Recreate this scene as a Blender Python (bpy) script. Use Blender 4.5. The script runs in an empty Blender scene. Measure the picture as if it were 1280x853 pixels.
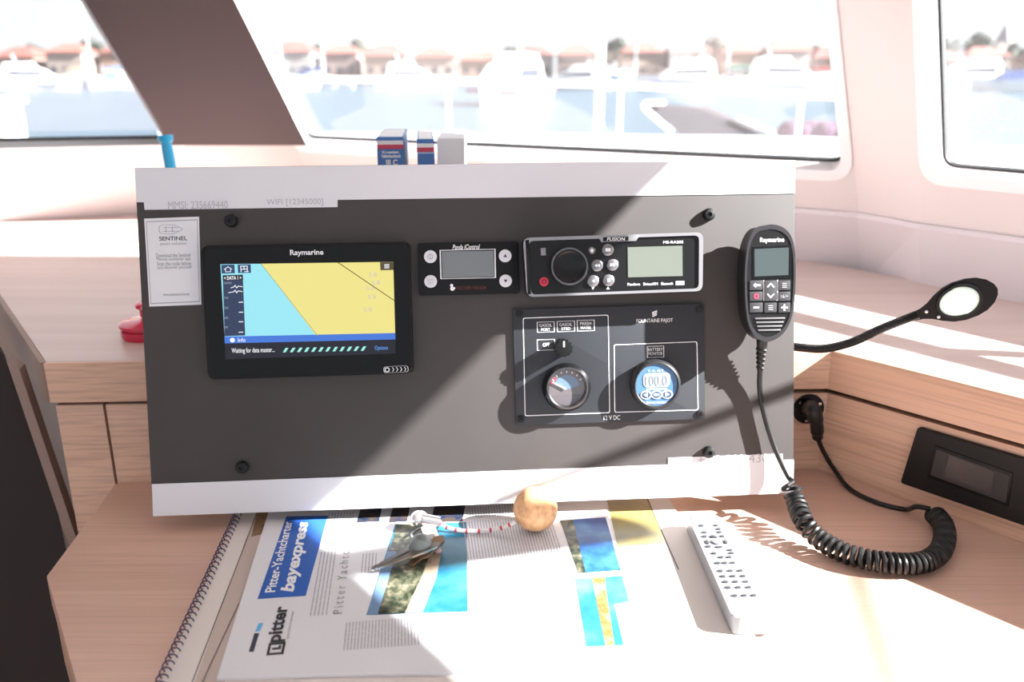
import bpy, bmesh, math, random
from mathutils import Vector, Matrix
random.seed(7)
S = bpy.context.scene
COL = S.collection

# ------------------------------------------------------------------ camera
FPX = 1050.0                       # focal length in pixels of the 1280x853 frame
TH = math.atan((426.5 - 92) / FPX) # downward pitch (horizon at row 92)
CAMH = 0.43                        # height above the chart table
CAM = Vector((0, 0, CAMH))
cd = bpy.data.cameras.new('camera'); cam = bpy.data.objects.new('camera', cd); COL.objects.link(cam)
cd.sensor_width = 36; cd.lens = 36 * FPX / 1280
cd.clip_start = .02; cd.clip_end = 2000
cam.location = CAM; cam.rotation_euler = (math.pi / 2 - TH, 0, 0)
cd.dof.use_dof = True; cd.dof.focus_distance = 0.81; cd.dof.aperture_fstop = 4.6
S.camera = cam

# ------------------------------------------------------------------ light
W = bpy.data.worlds.new('sky'); S.world = W; W.use_nodes = True
W.node_tree.nodes['Background'].inputs[0].default_value = (.94, .965, 1, 1)
W.node_tree.nodes['Background'].inputs[1].default_value = 1.0
SUN = Vector((-0.8389, 0.1388, -0.5263))      # direction the sunlight travels
sl = bpy.data.lights.new('sun', 'SUN'); so = bpy.data.objects.new('sun', sl); COL.objects.link(so)
sl.energy = 38.0; sl.angle = math.radians(.6); sl.color = (1, .985, .96)
so.rotation_euler = SUN.to_track_quat('-Z', 'Y').to_euler(); so.location = (6, -1, 4)
vs = S.view_settings
S.display_settings.display_device = 'sRGB'
vs.view_transform = 'Standard'; vs.look = 'None'; vs.gamma = 1; vs.use_curve_mapping = False
vs.exposure = 0.22
S.cycles.use_denoising = True
S.cycles.max_bounces = 10; S.cycles.transparent_max_bounces = 12
S.cycles.sample_clamp_indirect = 6

# ------------------------------------------------------------------ measuring helpers (pixel of the photograph -> place)
RX = Vector((1, 0, 0)); UX = Vector((0, math.sin(TH), math.cos(TH))); FX = Vector((0, math.cos(TH), -math.sin(TH)))
def ray(u, v): return RX * ((u - 640) / FPX) + UX * ((426.5 - v) / FPX) + FX
def on_z(u, v, z=0.0):
    d = ray(u, v); return CAM + d * ((z - CAM.z) / d.z)
def on_y(u, v, y):
    d = ray(u, v); return CAM + d * (y / d.y)
def on_plane(u, v, p, n):
    d = ray(u, v); return CAM + d * ((p - CAM).dot(n) / d.dot(n))

# ------------------------------------------------------------------ materials
def lin(c):
    return tuple(((x / 255) / 12.92 if x <= 10 else ((x / 255 + .055) / 1.055) ** 2.4) for x in c)
MATS = {}
def mat(name, rgb, rough=.5, metal=0, spec=.5, bump=0, bscale=400, var=0, vscale=30, coat=0, trans=0):
    if name in MATS: return MATS[name]
    m = bpy.data.materials.new(name); m.use_nodes = True
    nt = m.node_tree; b = nt.nodes['Principled BSDF']
    b.inputs['Base Color'].default_value = (*rgb, 1)
    b.inputs['Roughness'].default_value = rough; b.inputs['Metallic'].default_value = metal
    b.inputs['Specular IOR Level'].default_value = spec
    if coat: b.inputs['Coat Weight'].default_value = coat
    if trans: b.inputs['Transmission Weight'].default_value = trans
    if var or bump:
        tc = nt.nodes.new('ShaderNodeTexCoord')
    if var:
        n = nt.nodes.new('ShaderNodeTexNoise'); n.inputs['Scale'].default_value = vscale; n.inputs['Detail'].default_value = 5
        nt.links.new(tc.outputs['Object'], n.inputs['Vector'])
        r = nt.nodes.new('ShaderNodeValToRGB')
        r.color_ramp.elements[0].position = .3; r.color_ramp.elements[1].position = .7
        r.color_ramp.elements[0].color = (*[x * (1 - var) for x in rgb], 1); r.color_ramp.elements[1].color = (*[min(1, x * (1 + var)) for x in rgb], 1)
        nt.links.new(n.outputs[0], r.inputs[0]); nt.links.new(r.outputs[0], b.inputs['Base Color'])
    if bump:
        n2 = nt.nodes.new('ShaderNodeTexNoise'); n2.inputs['Scale'].default_value = bscale
        nt.links.new(tc.outputs['Object'], n2.inputs['Vector'])
        bp = nt.nodes.new('ShaderNodeBump'); bp.inputs['Strength'].default_value = bump; bp.inputs['Distance'].default_value = .0006
        nt.links.new(n2.outputs[0], bp.inputs['Height']); nt.links.new(bp.outputs[0], b.inputs['Normal'])
    MATS[name] = m; return m
def emit(name, rgb, strength=1.0):
    if name in MATS: return MATS[name]
    m = mat(name, (.01, .01, .01), .25, spec=.3)
    b = m.node_tree.nodes['Principled BSDF']
    b.inputs['Emission Color'].default_value = (*rgb, 1); b.inputs['Emission Strength'].default_value = strength
    return m
def wood(name, rgb, rotz=0.0, dark=.8, rough=.38):
    m = bpy.data.materials.new(name); m.use_nodes = True; nt = m.node_tree; b = nt.nodes['Principled BSDF']
    g = nt.nodes.new('ShaderNodeNewGeometry')
    rot = nt.nodes.new('ShaderNodeMapping'); rot.inputs['Rotation'].default_value = (0, 0, rotz)
    sc = nt.nodes.new('ShaderNodeMapping'); sc.inputs['Scale'].default_value = (7, 330, 330)
    sc2 = nt.nodes.new('ShaderNodeMapping'); sc2.inputs['Scale'].default_value = (1.5, 30, 30)
    n = nt.nodes.new('ShaderNodeTexNoise'); n.inputs['Scale'].default_value = 1; n.inputs['Detail'].default_value = 3
    n2 = nt.nodes.new('ShaderNodeTexNoise'); n2.inputs['Scale'].default_value = 1; n2.inputs['Detail'].default_value = 2
    L = nt.links.new
    L(g.outputs['Position'], rot.inputs[0]); L(rot.outputs[0], sc.inputs[0]); L(rot.outputs[0], sc2.inputs[0])
    L(sc.outputs[0], n.inputs['Vector']); L(sc2.outputs[0], n2.inputs['Vector'])
    r = nt.nodes.new('ShaderNodeValToRGB'); r.color_ramp.elements[0].position = .36; r.color_ramp.elements[1].position = .56
    r.color_ramp.elements[0].color = (*[x * dark for x in rgb], 1); r.color_ramp.elements[1].color = (*rgb, 1)
    L(n.outputs[0], r.inputs[0])
    r2 = nt.nodes.new('ShaderNodeValToRGB'); r2.color_ramp.elements[0].position = .3; r2.color_ramp.elements[1].position = .7
    r2.color_ramp.elements[0].color = (.9, .88, .86, 1); r2.color_ramp.elements[1].color = (1, 1, 1, 1)
    L(n2.outputs[0], r2.inputs[0])
    mx = nt.nodes.new('ShaderNodeMix'); mx.data_type = 'RGBA'; mx.blend_type = 'MULTIPLY'; mx.inputs[0].default_value = 1
    L(r.outputs[0], mx.inputs[6]); L(r2.outputs[0], mx.inputs[7]); L(mx.outputs[2], b.inputs['Base Color'])
    b.inputs['Roughness'].default_value = rough
    bp = nt.nodes.new('ShaderNodeBump'); bp.inputs['Strength'].default_value = .15; bp.inputs['Distance'].default_value = .0004
    L(n.outputs[0], bp.inputs['Height']); L(bp.outputs[0], b.inputs['Normal'])
    return m
def glass_pane(name, glare_veil=.10, dots=.5):  # even whitish veil imitates glare and haze; only the dots are dust
    m = bpy.data.materials.new(name); m.use_nodes = True; nt = m.node_tree; nt.nodes.clear(); L = nt.links.new
    out = nt.nodes.new('ShaderNodeOutputMaterial')
    tr = nt.nodes.new('ShaderNodeBsdfTransparent'); tr.inputs[0].default_value = (.97, .98, .985, 1)
    gl = nt.nodes.new('ShaderNodeBsdfGlossy'); gl.inputs['Roughness'].default_value = .02
    df = nt.nodes.new('ShaderNodeBsdfTranslucent'); df.inputs[0].default_value = (.95, .93, .93, 1)
    d2 = nt.nodes.new('ShaderNodeBsdfDiffuse'); d2.inputs[0].default_value = (.9, .9, .92, 1)
    md = nt.nodes.new('ShaderNodeMixShader'); md.inputs[0].default_value = .35; L(df.outputs[0], md.inputs[1]); L(d2.outputs[0], md.inputs[2])
    m1 = nt.nodes.new('ShaderNodeMixShader'); m1.inputs[0].default_value = .04; L(tr.outputs[0], m1.inputs[1]); L(gl.outputs[0], m1.inputs[2])
    tc = nt.nodes.new('ShaderNodeTexCoord')
    vo = nt.nodes.new('ShaderNodeTexVoronoi'); vo.inputs['Scale'].default_value = 420; L(tc.outputs['Object'], vo.inputs['Vector'])
    lt = nt.nodes.new('ShaderNodeMath'); lt.operation = 'LESS_THAN'; lt.inputs[1].default_value = .11; L(vo.outputs['Distance'], lt.inputs[0])
    no = nt.nodes.new('ShaderNodeTexNoise'); no.inputs['Scale'].default_value = 14; L(tc.outputs['Object'], no.inputs['Vector'])
    gt = nt.nodes.new('ShaderNodeMapRange'); gt.inputs[1].default_value = .45; gt.inputs[2].default_value = .65; gt.inputs[3].default_value = 0; gt.inputs[4].default_value = dots
    L(no.outputs[0], gt.inputs[0])
    mu = nt.nodes.new('ShaderNodeMath'); mu.operation = 'MULTIPLY_ADD'; L(lt.outputs[0], mu.inputs[0]); L(gt.outputs[0], mu.inputs[1]); mu.inputs[2].default_value = glare_veil
    m2 = nt.nodes.new('ShaderNodeMixShader'); L(mu.outputs[0], m2.inputs[0]); L(m1.outputs[0], m2.inputs[1]); L(md.outputs[0], m2.inputs[2])
    L(m2.outputs[0], out.inputs[0]); return m
def photo_mat(name, cols, scale=25, seed=0.0, rough=.35):
    """printed picture: soft blotches through a colour ramp"""
    m = bpy.data.materials.new(name); m.use_nodes = True; nt = m.node_tree; b = nt.nodes['Principled BSDF']; L = nt.links.new
    tc = nt.nodes.new('ShaderNodeTexCoord'); n = nt.nodes.new('ShaderNodeTexNoise'); n.noise_dimensions = '4D'
    n.inputs['W'].default_value = seed; n.inputs['Scale'].default_value = scale; n.inputs['Detail'].default_value = 4; n.inputs['Roughness'].default_value = .65
    L(tc.outputs['Object'], n.inputs['Vector'])
    r = nt.nodes.new('ShaderNodeValToRGB'); e = r.color_ramp.elements
    for i, c in enumerate(cols):
        p = .3 + .4 * i / max(1, len(cols) - 1)
        el = e[i] if i < 2 else e.new(p)
        el.position = p; el.color = (*lin(c), 1)
    L(n.outputs[0], r.inputs[0]); L(r.outputs[0], b.inputs['Base Color']); b.inputs['Roughness'].default_value = rough
    return m

OAK = (.67, .42, .30)
M_oak = wood('oak_veneer', OAK)
M_oakR = wood('oak_veneer_side', OAK, rotz=math.atan2(.743, .669))
M_oaktop = wood('oak_table_top', (.70, .47, .37), dark=.9)
M_brown = mat('brown_lining', (.070, .049, .052), .75, var=.06, vscale=3)
M_darkbrown = mat('dark_brown_lining', (.040, .031, .030), .75, spec=.2)
M_vinyl = mat('pale_vinyl', (.78, .70, .69), .6, bump=.12, bscale=900)
M_vinyl2 = mat('pale_vinyl_lower', (.72, .655, .68), .6, bump=.12, bscale=900)
M_white = mat('white_gelcoat', (.86, .86, .87), .35)
M_ceil = mat('ceiling_lining', (.80, .76, .74), .8)
M_panel = mat('anthracite_board', (.060, .0535, .0525), .55, spec=.25, bump=.06, bscale=1500, var=.06, vscale=12)
M_strip = mat('white_label_tape', (.70, .70, .74), .45)
M_black = mat('black_plastic', (.0035, .0035, .0038), .42, spec=.25)
M_blackgloss = mat('black_gloss', (.003, .003, .0034), .15, spec=.3)
M_rubber = mat('black_rubber', (.007, .0065, .007), .42, spec=.4)
M_dgrey = mat('dark_grey_plastic', (.011, .011, .012), .5, spec=.3)
M_grey = mat('grey_plate', (.030, .032, .038), .45, spec=.3)
M_steel = mat('steel', (.62, .61, .62), .28, metal=1)
M_silver = mat('silver_paint', (.30, .295, .31), .35, metal=.6)
M_ink = mat('white_ink', (.85, .85, .86), .5)
M_inkgrey = mat('grey_ink', (.30, .30, .32), .6)
M_inkblack = mat('black_ink', (.03, .03, .035), .6)
M_lcd = mat('lcd_green_grey', (.12, .135, .115), .25)
M_lcd2 = mat('lcd_grey', (.17, .19, .2), .2)
M_lcdh = mat('lcd_teal_grey', (.042, .055, .057), .2)
M_red = mat('red_print', (.5, .02, .04), .4)
M_gasket = mat('black_gasket', (.01, .01, .012), .5)
M_paper = mat('white_paper', (.74, .74, .77), .5)
M_cream = mat('cream_paper', (.72, .66, .62), .6)

# ------------------------------------------------------------------ mesh helpers
def tag(o, label=None, cat=None, group=None, kind=None):
    if label: o['label'] = label
    if cat: o['category'] = cat
    if group: o['group'] = group
    if kind: o['kind'] = kind
    return o
def empty(name, matrix, label=None, cat=None, group=None, kind=None):
    o = bpy.data.objects.new(name, None); COL.objects.link(o); o.empty_display_size = .02
    o.matrix_world = matrix
    return tag(o, label, cat, group, kind)
def round_poly(pts, r, n=5):
    out = []; N = len(pts)
    for i in range(N):
        p0, p, p1 = Vector(pts[i - 1]), Vector(pts[i]), Vector(pts[(i + 1) % N])
        a, b = (p0 - p), (p1 - p)
        la, lb = a.length, b.length; a.normalize(); b.normalize()
        ang = a.angle(b); t = min(r / math.tan(ang / 2), la * .48, lb * .48)
        s, e = p + a * t, p + b * t
        for k in range(n + 1):
            q = k / n
            out.append((s * (1 - q) ** 2 + p * 2 * q * (1 - q) + e * q * q))
    return out
class MB:
    def __init__(s): s.bm = bmesh.new()
    def prism(s, pts, z0, z1, bevel=0, top=None, seg=2):
        bm = s.bm; bot = [bm.verts.new((p[0], p[1], z0)) for p in pts]
        tp = [bm.verts.new((p[0], p[1], z1)) for p in (top or pts)]
        n = len(pts); ft = bm.faces.new(tp); bm.faces.new(list(reversed(bot)))
        for i in range(n): bm.faces.new((bot[i], bot[(i + 1) % n], tp[(i + 1) % n], tp[i]))
        if bevel: bmesh.ops.bevel(bm, geom=list(ft.edges), offset=bevel, segments=seg, affect='EDGES', profile=.6)
        return s
    def prism3(s, pts, vec):
        bm = s.bm; a = [bm.verts.new(p) for p in pts]; b = [bm.verts.new(Vector(p) + vec) for p in pts]; n = len(pts)
        bm.faces.new(a); bm.faces.new(list(reversed(b)))
        for i in range(n): bm.faces.new((a[i], b[i], b[(i + 1) % n], a[(i + 1) % n]))
        return s
    def box(s, x0, x1, y0, y1, z0, z1, bevel=0):
        return s.prism([(x0, y0), (x1, y0), (x1, y1), (x0, y1)], z0, z1, bevel)
    def ring(s, outer, inner, z0, z1):
        bm = s.bm; n = len(outer)
        A = [bm.verts.new((p[0], p[1], z1)) for p in outer]; B = [bm.verts.new((p[0], p[1], z1)) for p in inner]
        C = [bm.verts.new((p[0], p[1], z0)) for p in outer]; D = [bm.verts.new((p[0], p[1], z0)) for p in inner]
        for i in range(n):
            j = (i + 1) % n
            bm.faces.new((A[i], A[j], B[j], B[i])); bm.faces.new((C[j], C[i], D[i], D[j]))
            bm.faces.new((C[i], C[j], A[j], A[i])); bm.faces.new((B[i], B[j], D[j], D[i]))
        return s
    def cyl(s, cx, cy, r, z0, z1, r2=None, n=24, bevel=0):
        r2 = r if r2 is None else r2
        c = lambda q: [(cx + q * math.cos(2 * math.pi * i / n), cy + q * math.sin(2 * math.pi * i / n)) for i in range(n)]
        return s.prism(c(r), z0, z1, bevel, top=c(r2))
    def lathe(s, cx, cy, prof, n=36):
        bm = s.bm; rows = []
        for r, z in prof:
            if r < 1e-7: rows.append([bm.verts.new((cx, cy, z))])
            else: rows.append([bm.verts.new((cx + r * math.cos(2 * math.pi * i / n), cy + r * math.sin(2 * math.pi * i / n), z)) for i in range(n)])
        for a, b in zip(rows, rows[1:]):
            for i in range(n):
                j = (i + 1) % n
                if len(a) == 1 and len(b) == 1: continue
                if len(a) == 1: bm.faces.new((a[0], b[i], b[j]))
                elif len(b) == 1: bm.faces.new((a[i], a[j], b[0]))
                else: bm.faces.new((a[i], a[j], b[j], b[i]))
        return s
    def tube(s, pts, r, n=8, cap=True, squash=1.0):
        bm = s.bm; pts = [Vector(p) for p in pts]; rr = r if isinstance(r, (list, tuple)) else [r] * len(pts)
        T = []
        for i in range(len(pts)):
            d = pts[min(i + 1, len(pts) - 1)] - pts[max(i - 1, 0)]; T.append(d.normalized())
        u = T[0].orthogonal().normalized(); rings = []
        for i, p in enumerate(pts):
            if i:
                ax = T[i - 1].cross(T[i])
                if ax.length > 1e-8: u = Matrix.Rotation(T[i - 1].angle(T[i]), 3, ax.normalized()) @ u
            u = (u - T[i] * u.dot(T[i])).normalized(); w = T[i].cross(u)
            rings.append([bm.verts.new(p + (u * math.cos(2 * math.pi * k / n) + w * math.sin(2 * math.pi * k / n) * squash) * rr[i]) for k in range(n)])
        for a, b in zip(rings, rings[1:]):
            for k in range(n): bm.faces.new((a[k], a[(k + 1) % n], b[(k + 1) % n], b[k]))
        if cap: bm.faces.new(list(reversed(rings[0]))); bm.faces.new(rings[-1])
        return s
    def sphere(s, c, r, sub=3, scale=(1, 1, 1)):
        bmesh.ops.create_icosphere(s.bm, subdivisions=sub, radius=r, matrix=Matrix.Translation(c) @ Matrix.Diagonal((*scale, 1)))
        return s
    def build(s, name, m, parent=None, label=None, cat=None, group=None, kind=None, smooth=True, matrix=None, flip=True):
        if flip: bmesh.ops.recalc_face_normals(s.bm, faces=s.bm.faces[:])
        me = bpy.data.meshes.new(name); s.bm.to_mesh(me); s.bm.free()
        if smooth:
            for p in me.polygons: p.use_smooth = True
            me.set_sharp_from_angle(angle=math.radians(38))
        me.materials.append(m)
        o = bpy.data.objects.new(name, me); COL.objects.link(o)
        if parent: o.parent = parent
        elif matrix is not None: o.matrix_world = matrix
        return tag(o, label, cat, group, kind)
def spline(pts, n=12):
    P = [Vector(p) for p in pts]; P = [P[0] * 2 - P[1]] + P + [P[-1] * 2 - P[-2]]; out = []
    for i in range(1, len(P) - 2):
        for k in range(n):
            t = k / n; a, b, c, d = P[i - 1], P[i], P[i + 1], P[i + 2]
            out.append(.5 * ((2 * b) + (c - a) * t + (2 * a - 5 * b + 4 * c - d) * t * t + (3 * b - a - 3 * c + d) * t ** 3))
    out.append(P[-2]); return out
def text(body, x0, x1, y0, y1, z, m, parent, bold=0.0, shear=0.0, spacing=1.0, name='lettering', rot=0.0):
    """flat lettering fitted into the box x0..x1, y0..y1 of its parent's frame"""
    c = bpy.data.curves.new('t', 'FONT'); c.body = body; c.size = 1; c.offset = bold; c.shear = shear; c.space_character = spacing
    c.resolution_u = 3; c.align_x = 'LEFT'; c.space_line = .85
    o = bpy.data.objects.new('t', c); me = bpy.data.meshes.new_from_object(o); bpy.data.objects.remove(o)
    xs = [v.co.x for v in me.vertices]; ys = [v.co.y for v in me.vertices]
    ax, bx, ay, by = min(xs), max(xs), min(ys), max(ys)
    for v in me.vertices:
        x = x0 + (v.co.x - ax) / (bx - ax) * (x1 - x0); y = y0 + (v.co.y - ay) / max(1e-6, by - ay) * (y1 - y0)
        v.co = (x, y, z)
    me.name = name; me.materials.clear(); me.materials.append(m)
    ob = bpy.data.objects.new(name, me); COL.objects.link(ob); ob.parent = parent; return ob
def frame(o, x, y):
    x = Vector(x).normalized(); y = Vector(y); z = x.cross(y).normalized(); y = z.cross(x)
    return Matrix(((x.x, y.x, z.x, o[0]), (x.y, y.y, z.y, o[1]), (x.z, y.z, z.z, o[2]), (0, 0, 0, 1)))
def holed_plate(name, M, outer, holes, t, m, **kw):
    """flat wall panel in frame M (x,y in plane), with openings, thickness t along -z of M"""
    bm = bmesh.new(); edges = []
    for loop in [outer] + holes:
        vs_ = [bm.verts.new((p[0], p[1], 0)) for p in loop]
        for i in range(len(vs_)): edges.append(bm.edges.new((vs_[i], vs_[(i + 1) % len(vs_)])))
    r = bmesh.ops.triangle_fill(bm, use_beauty=True, use_dissolve=False, edges=edges)
    faces = [g for g in r['geom'] if isinstance(g, bmesh.types.BMFace)]
    ex = bmesh.ops.extrude_face_region(bm, geom=faces)
    for g in ex['geom']:
        if isinstance(g, bmesh.types.BMVert): g.co.z -= t
    b = MB(); b.bm.free(); b.bm = bm
    return b.build(name, m, matrix=M, smooth=False, **kw)

# ================================================================== THE SETTING
Z_SHELF = .143; Z_SILL = .29; Z_CEIL = 1.22
class Plane:
    """wall plane through two sill points, leaning inward at the top"""
    def __init__(s, p, q, lean):
        s.p = Vector((*p, Z_SILL)); e = Vector((q[0] - p[0], q[1] - p[1], 0)).normalized(); s.ex = e
        inward = Vector((-e.y, e.x, 0)) * -1
        if inward.dot(CAM - s.p) < 0: inward = -inward
        s.ey = (Vector((0, 0, 1)) * math.cos(math.radians(lean)) + inward * math.sin(math.radians(lean))).normalized()
        s.n = s.ex.cross(s.ey).normalized()
        s.M = frame(s.p, s.ex, s.ey)
        s.Mi = s.M.inverted()
    def px(s, u, v):
        q = s.Mi @ on_plane(u, v, s.p, s.n); return Vector((q.x, q.y))
    def loc(s, P): q = s.Mi @ P; return Vector((q.x, q.y))
    def sunhit(s, P):
        t = (s.p - P).dot(s.n) / SUN.dot(s.n); return s.loc(P + SUN * t)
    def at_z(s, z): return (z - Z_SILL) / s.ey.z
    def meet(s, o, z):
        """x (in own frame) where this plane meets plane o at height z"""
        y = s.at_z(z); a = s.M @ Vector((0, y, 0)); k = (o.p - a).dot(o.n) / s.ex.dot(o.n); return k
PF = Plane((-.429, 1.795), (.493, 1.272), 20)
PR = Plane((.53, 1.21), (.53 + .62, 1.21 - .785), 12)
PL = Plane((-.99, 1.66), (-.702, 1.775), 20)
def wallpoly(P, left, right, z0, z1):
    """corners of a wall piece; left/right = plane to meet or a number along the wall"""
    f = lambda e, z: e if isinstance(e, (int, float)) else P.meet(e, z)
    return [Vector((f(left, z0), P.at_z(z0))), Vector((f(right, z0), P.at_z(z0))), Vector((f(right, z1), P.at_z(z1))), Vector((f(left, z1), P.at_z(z1)))]
def up(P, a, b, z):
    """continue the line a->b (in plane coordinates) to height z"""
    y = P.at_z(z); k = (y - a.y) / (b.y - a.y); return a + (b - a) * k
def window(n, P, poly, rad, glare_veil, dots):
    hole = round_poly(poly, rad, 5)
    root = empty('window_%d' % n, P.M @ Matrix.Translation((sum(p.x for p in poly) / len(poly), min(p.y for p in poly), 0)), kind='structure')
    off = Matrix.Translation((-sum(p.x for p in poly) / len(poly), -min(p.y for p in poly), 0))
    def grow(d):
        c = []
        N = len(poly)
        for i in range(N):
            p0, p, p1 = poly[i - 1], poly[i], poly[(i + 1) % N]
            a = (p - p0).normalized(); b = (p1 - p).normalized()
            na = Vector((a.y, -a.x)); nb = Vector((b.y, -b.x)); k = (na + nb); k = k / max(.2, (1 + na.dot(nb)))
            c.append(p + k * d)
        return round_poly(c, max(.004, rad + d), 5)
    o1 = grow(.016); i1 = hole; i2 = grow(-.003)
    for nm, A, B, z0, z1, m in (('frame', o1, i1, -.045, .004, M_white), ('gasket', i1, i2, -.04, -.03, M_gasket)):
        b = MB(); b.ring(A, B, z0, z1); bmesh.ops.transform(b.bm, matrix=off, verts=b.bm.verts[:]); b.build(nm, m, root)
    b = MB(); b.prism(hole, -.037, -.033); bmesh.ops.transform(b.bm, matrix=off, verts=b.bm.verts[:])
    b.build('pane', glass_pane('window_glass_%d' % n, glare_veil, dots), root)
    return hole
# instrument board pose (front face): lower-left corner, axes
PD = Vector((-.3509, .7297, .0175)); PXv = Vector((.99793, .06403, .00546)); PHv = Vector((-.02022, .23207, .97249))
PM = frame(PD, PXv, PHv); PMi = PM.inverted(); PN = Vector((PM[0][2], PM[1][2], PM[2][2]))
PWID, PHEI = .640, .3366
def pl(u, v, off=0.0):
    q = PMi @ on_plane(u, v, PD + PN * off, PN); return Vector((q.x, q.y))
def board_pt(u, v): return on_plane(u, v, PD, PN)
#h0 = PR.sunhit(board_pt(400, 640)); h1 = PR.sunhit(board_pt(747, 289)); h2 = PR.sunhit(on_z(540, 850, 0))
# window outlines in their wall planes
w2 = [PF.px(374, 180), PF.px(1053, 214)]
w2 += [up(PF, PF.px(1053, 214), PF.px(1030, 0), 1.03), up(PF, PF.px(374, 180), PF.px(284, 0), 1.03)]
w1 = [PL.px(-260, 190), PL.px(232, 180), up(PL, PL.px(232, 180), PL.px(125, 0), 1.0)]
w1.append(Vector((w1[0].x - .2, w1[2].y)))
# --- window 3: the side window; its level head (0.507 up the wall) is the edge whose shadow crosses the board
g0 = PR.sunhit(board_pt(400, 640)); g1 = PR.sunhit(board_pt(747, 289)); w3s = (g1.y - g0.y) / (g1.x - g0.x); HD = .028
w3l = PR.px(1165, 226); w3t = PR.px(1157, 0)
w3e = w3l + (w3t - w3l) * 1.0; yl_ = g0.y + HD + (.12 - g0.x) * w3s
w3 = [Vector((w3l.x, .012)), Vector((1.42, .012)), Vector((1.42, g0.y + HD)), Vector((g0.x, g0.y + HD)), up(PR, w3l, w3t, Z_SILL + yl_ * PR.ey.z)]
hole1 = window(1, PL, w1, .03, .03, .05)
hole2 = window(2, PF, w2, .02, .020, .12)
hole3 = window(3, PR, w3, .022, .018, .30)
# --- walls
zb_ = Z_SHELF - .12
def edge_line(P, a_, c_, dx):
    d_ = Vector((dx, 0)); return up(P, a_ + d_, c_ + d_, zb_), up(P, a_ + d_, c_ + d_, Z_CEIL)
fr0, fr1 = edge_line(PF, w2[1], w2[2], .017); fl0, fl1 = edge_line(PF, w2[0], w2[3], -.017); ll0, ll1 = edge_line(PL, w1[1], w1[2], .017); rl0, rl1 = edge_line(PR, w3[0], w3[4], -.017)
holed_plate('wall_front', PF.M, [fl0, fr0, fr1, fl1], [hole2], .045, M_vinyl, kind='structure')
holed_plate('wall_right', PR.M, [rl0, Vector((1.60, PR.at_z(zb_))), Vector((1.60, PR.at_z(Z_CEIL))), rl1], [hole3], .045, M_vinyl, kind='structure')
W3 = lambda P, q_: P.M @ Vector((q_.x, q_.y, 0))
def corner(A0, A1, B0, B1, NI):
    """curved wall piece joining two wall panels along their edge lines"""
    b = MB(); bm = b.bm; rows_ = []
    for i in range(25):
        k = i / 24; p_, q_ = A0.lerp(A1, k), B0.lerp(B1, k)
        row = [bm.verts.new(p_.lerp(q_, j / 6)) for j in range(7)]
        row += [bm.verts.new(q_ - NI * .045), bm.verts.new(p_ - NI * .045)]; rows_.append(row)
    for a_, c_ in zip(rows_, rows_[1:]):
        for j in range(9): bm.faces.new((a_[j], a_[(j + 1) % 9], c_[(j + 1) % 9], c_[j]))
    bm.faces.new(rows_[0]); bm.faces.new(list(reversed(rows_[-1])))
    return b.build('wall_corner', M_vinyl, kind='structure')
NI = Vector((-.75, -.66, 0)).normalized()
A0, A1, B0, B1 = W3(PF, fr0), W3(PF, fr1), W3(PR, rl0), W3(PR, rl1)
corner(A0, A1, B0, B1, NI)
corner(W3(PL, ll0), W3(PL, ll1), W3(PF, fl0), W3(PF, fl1), Vector((0, -1, 0)))
holed_plate('wall_left', PL.M, [Vector((-1.1, PL.at_z(zb_))), ll0, ll1, Vector((-1.1, PL.at_z(Z_CEIL)))], [hole1], .045, M_vinyl, kind='structure')
# side of the saloon aft of the side window, behind the camera's right shoulder
e = PR.M @ Vector((1.60, PR.at_z(Z_SHELF - .12), 0)); e2 = PR.M @ Vector((1.60, PR.at_z(Z_CEIL), 0))
MB().prism3([e, Vector((e.x + .25, -1.3, e.z)), Vector((e2.x + .25, -1.3, e2.z)), e2], Vector((.045, .01, 0))).build('wall_aft_side', M_vinyl, kind='structure', smooth=False)
# low quilted panel of the side wall, standing proud: the crease seen under the window
cr = [PR.loc(on_plane(1000, 262, PR.p, PR.n)).y, PR.loc(on_plane(1280, 292, PR.p, PR.n)).y]
cy = sum(cr) / 2
zt_ = Z_SILL + cy * PR.ey.z
def on_line(p_, q_, z_): return p_.lerp(q_, (z_ - p_.z) / (q_.z - p_.z))
stn = []
for z_ in (Z_SHELF - .03, zt_ - .005, zt_):
    f_ = on_line(A0, A1, z_); g_ = on_line(B0, B1, z_); stn.append([f_ - PF.ex * .25, f_, g_, g_ + PR.ex * 1.45])
b = MB(); bm = b.bm; inn = [PF.n, (PF.n + NI).normalized(), (PR.n + NI).normalized(), PR.n]
front = [[bm.verts.new(stn[r_][c_] + inn[c_] * (.012 if r_ < 2 else .007)) for c_ in range(4)] for r_ in range(3)]
back = [[bm.verts.new(stn[r_][c_] + inn[c_] * .0005) for c_ in range(4)] for r_ in (0, 2)]
loop = [front[0], front[1], front[2], back[1], back[0]]
for a_, c_ in zip(loop, loop[1:] + loop[:1]):
    for k in range(3): bm.faces.new((a_[k], a_[k + 1], c_[k + 1], c_[k]))
for k in (0, 3): bm.faces.new([l_[k] for l_ in loop])
low = b.build('trim_1', M_vinyl2, kind='structure', smooth=False)
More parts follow.
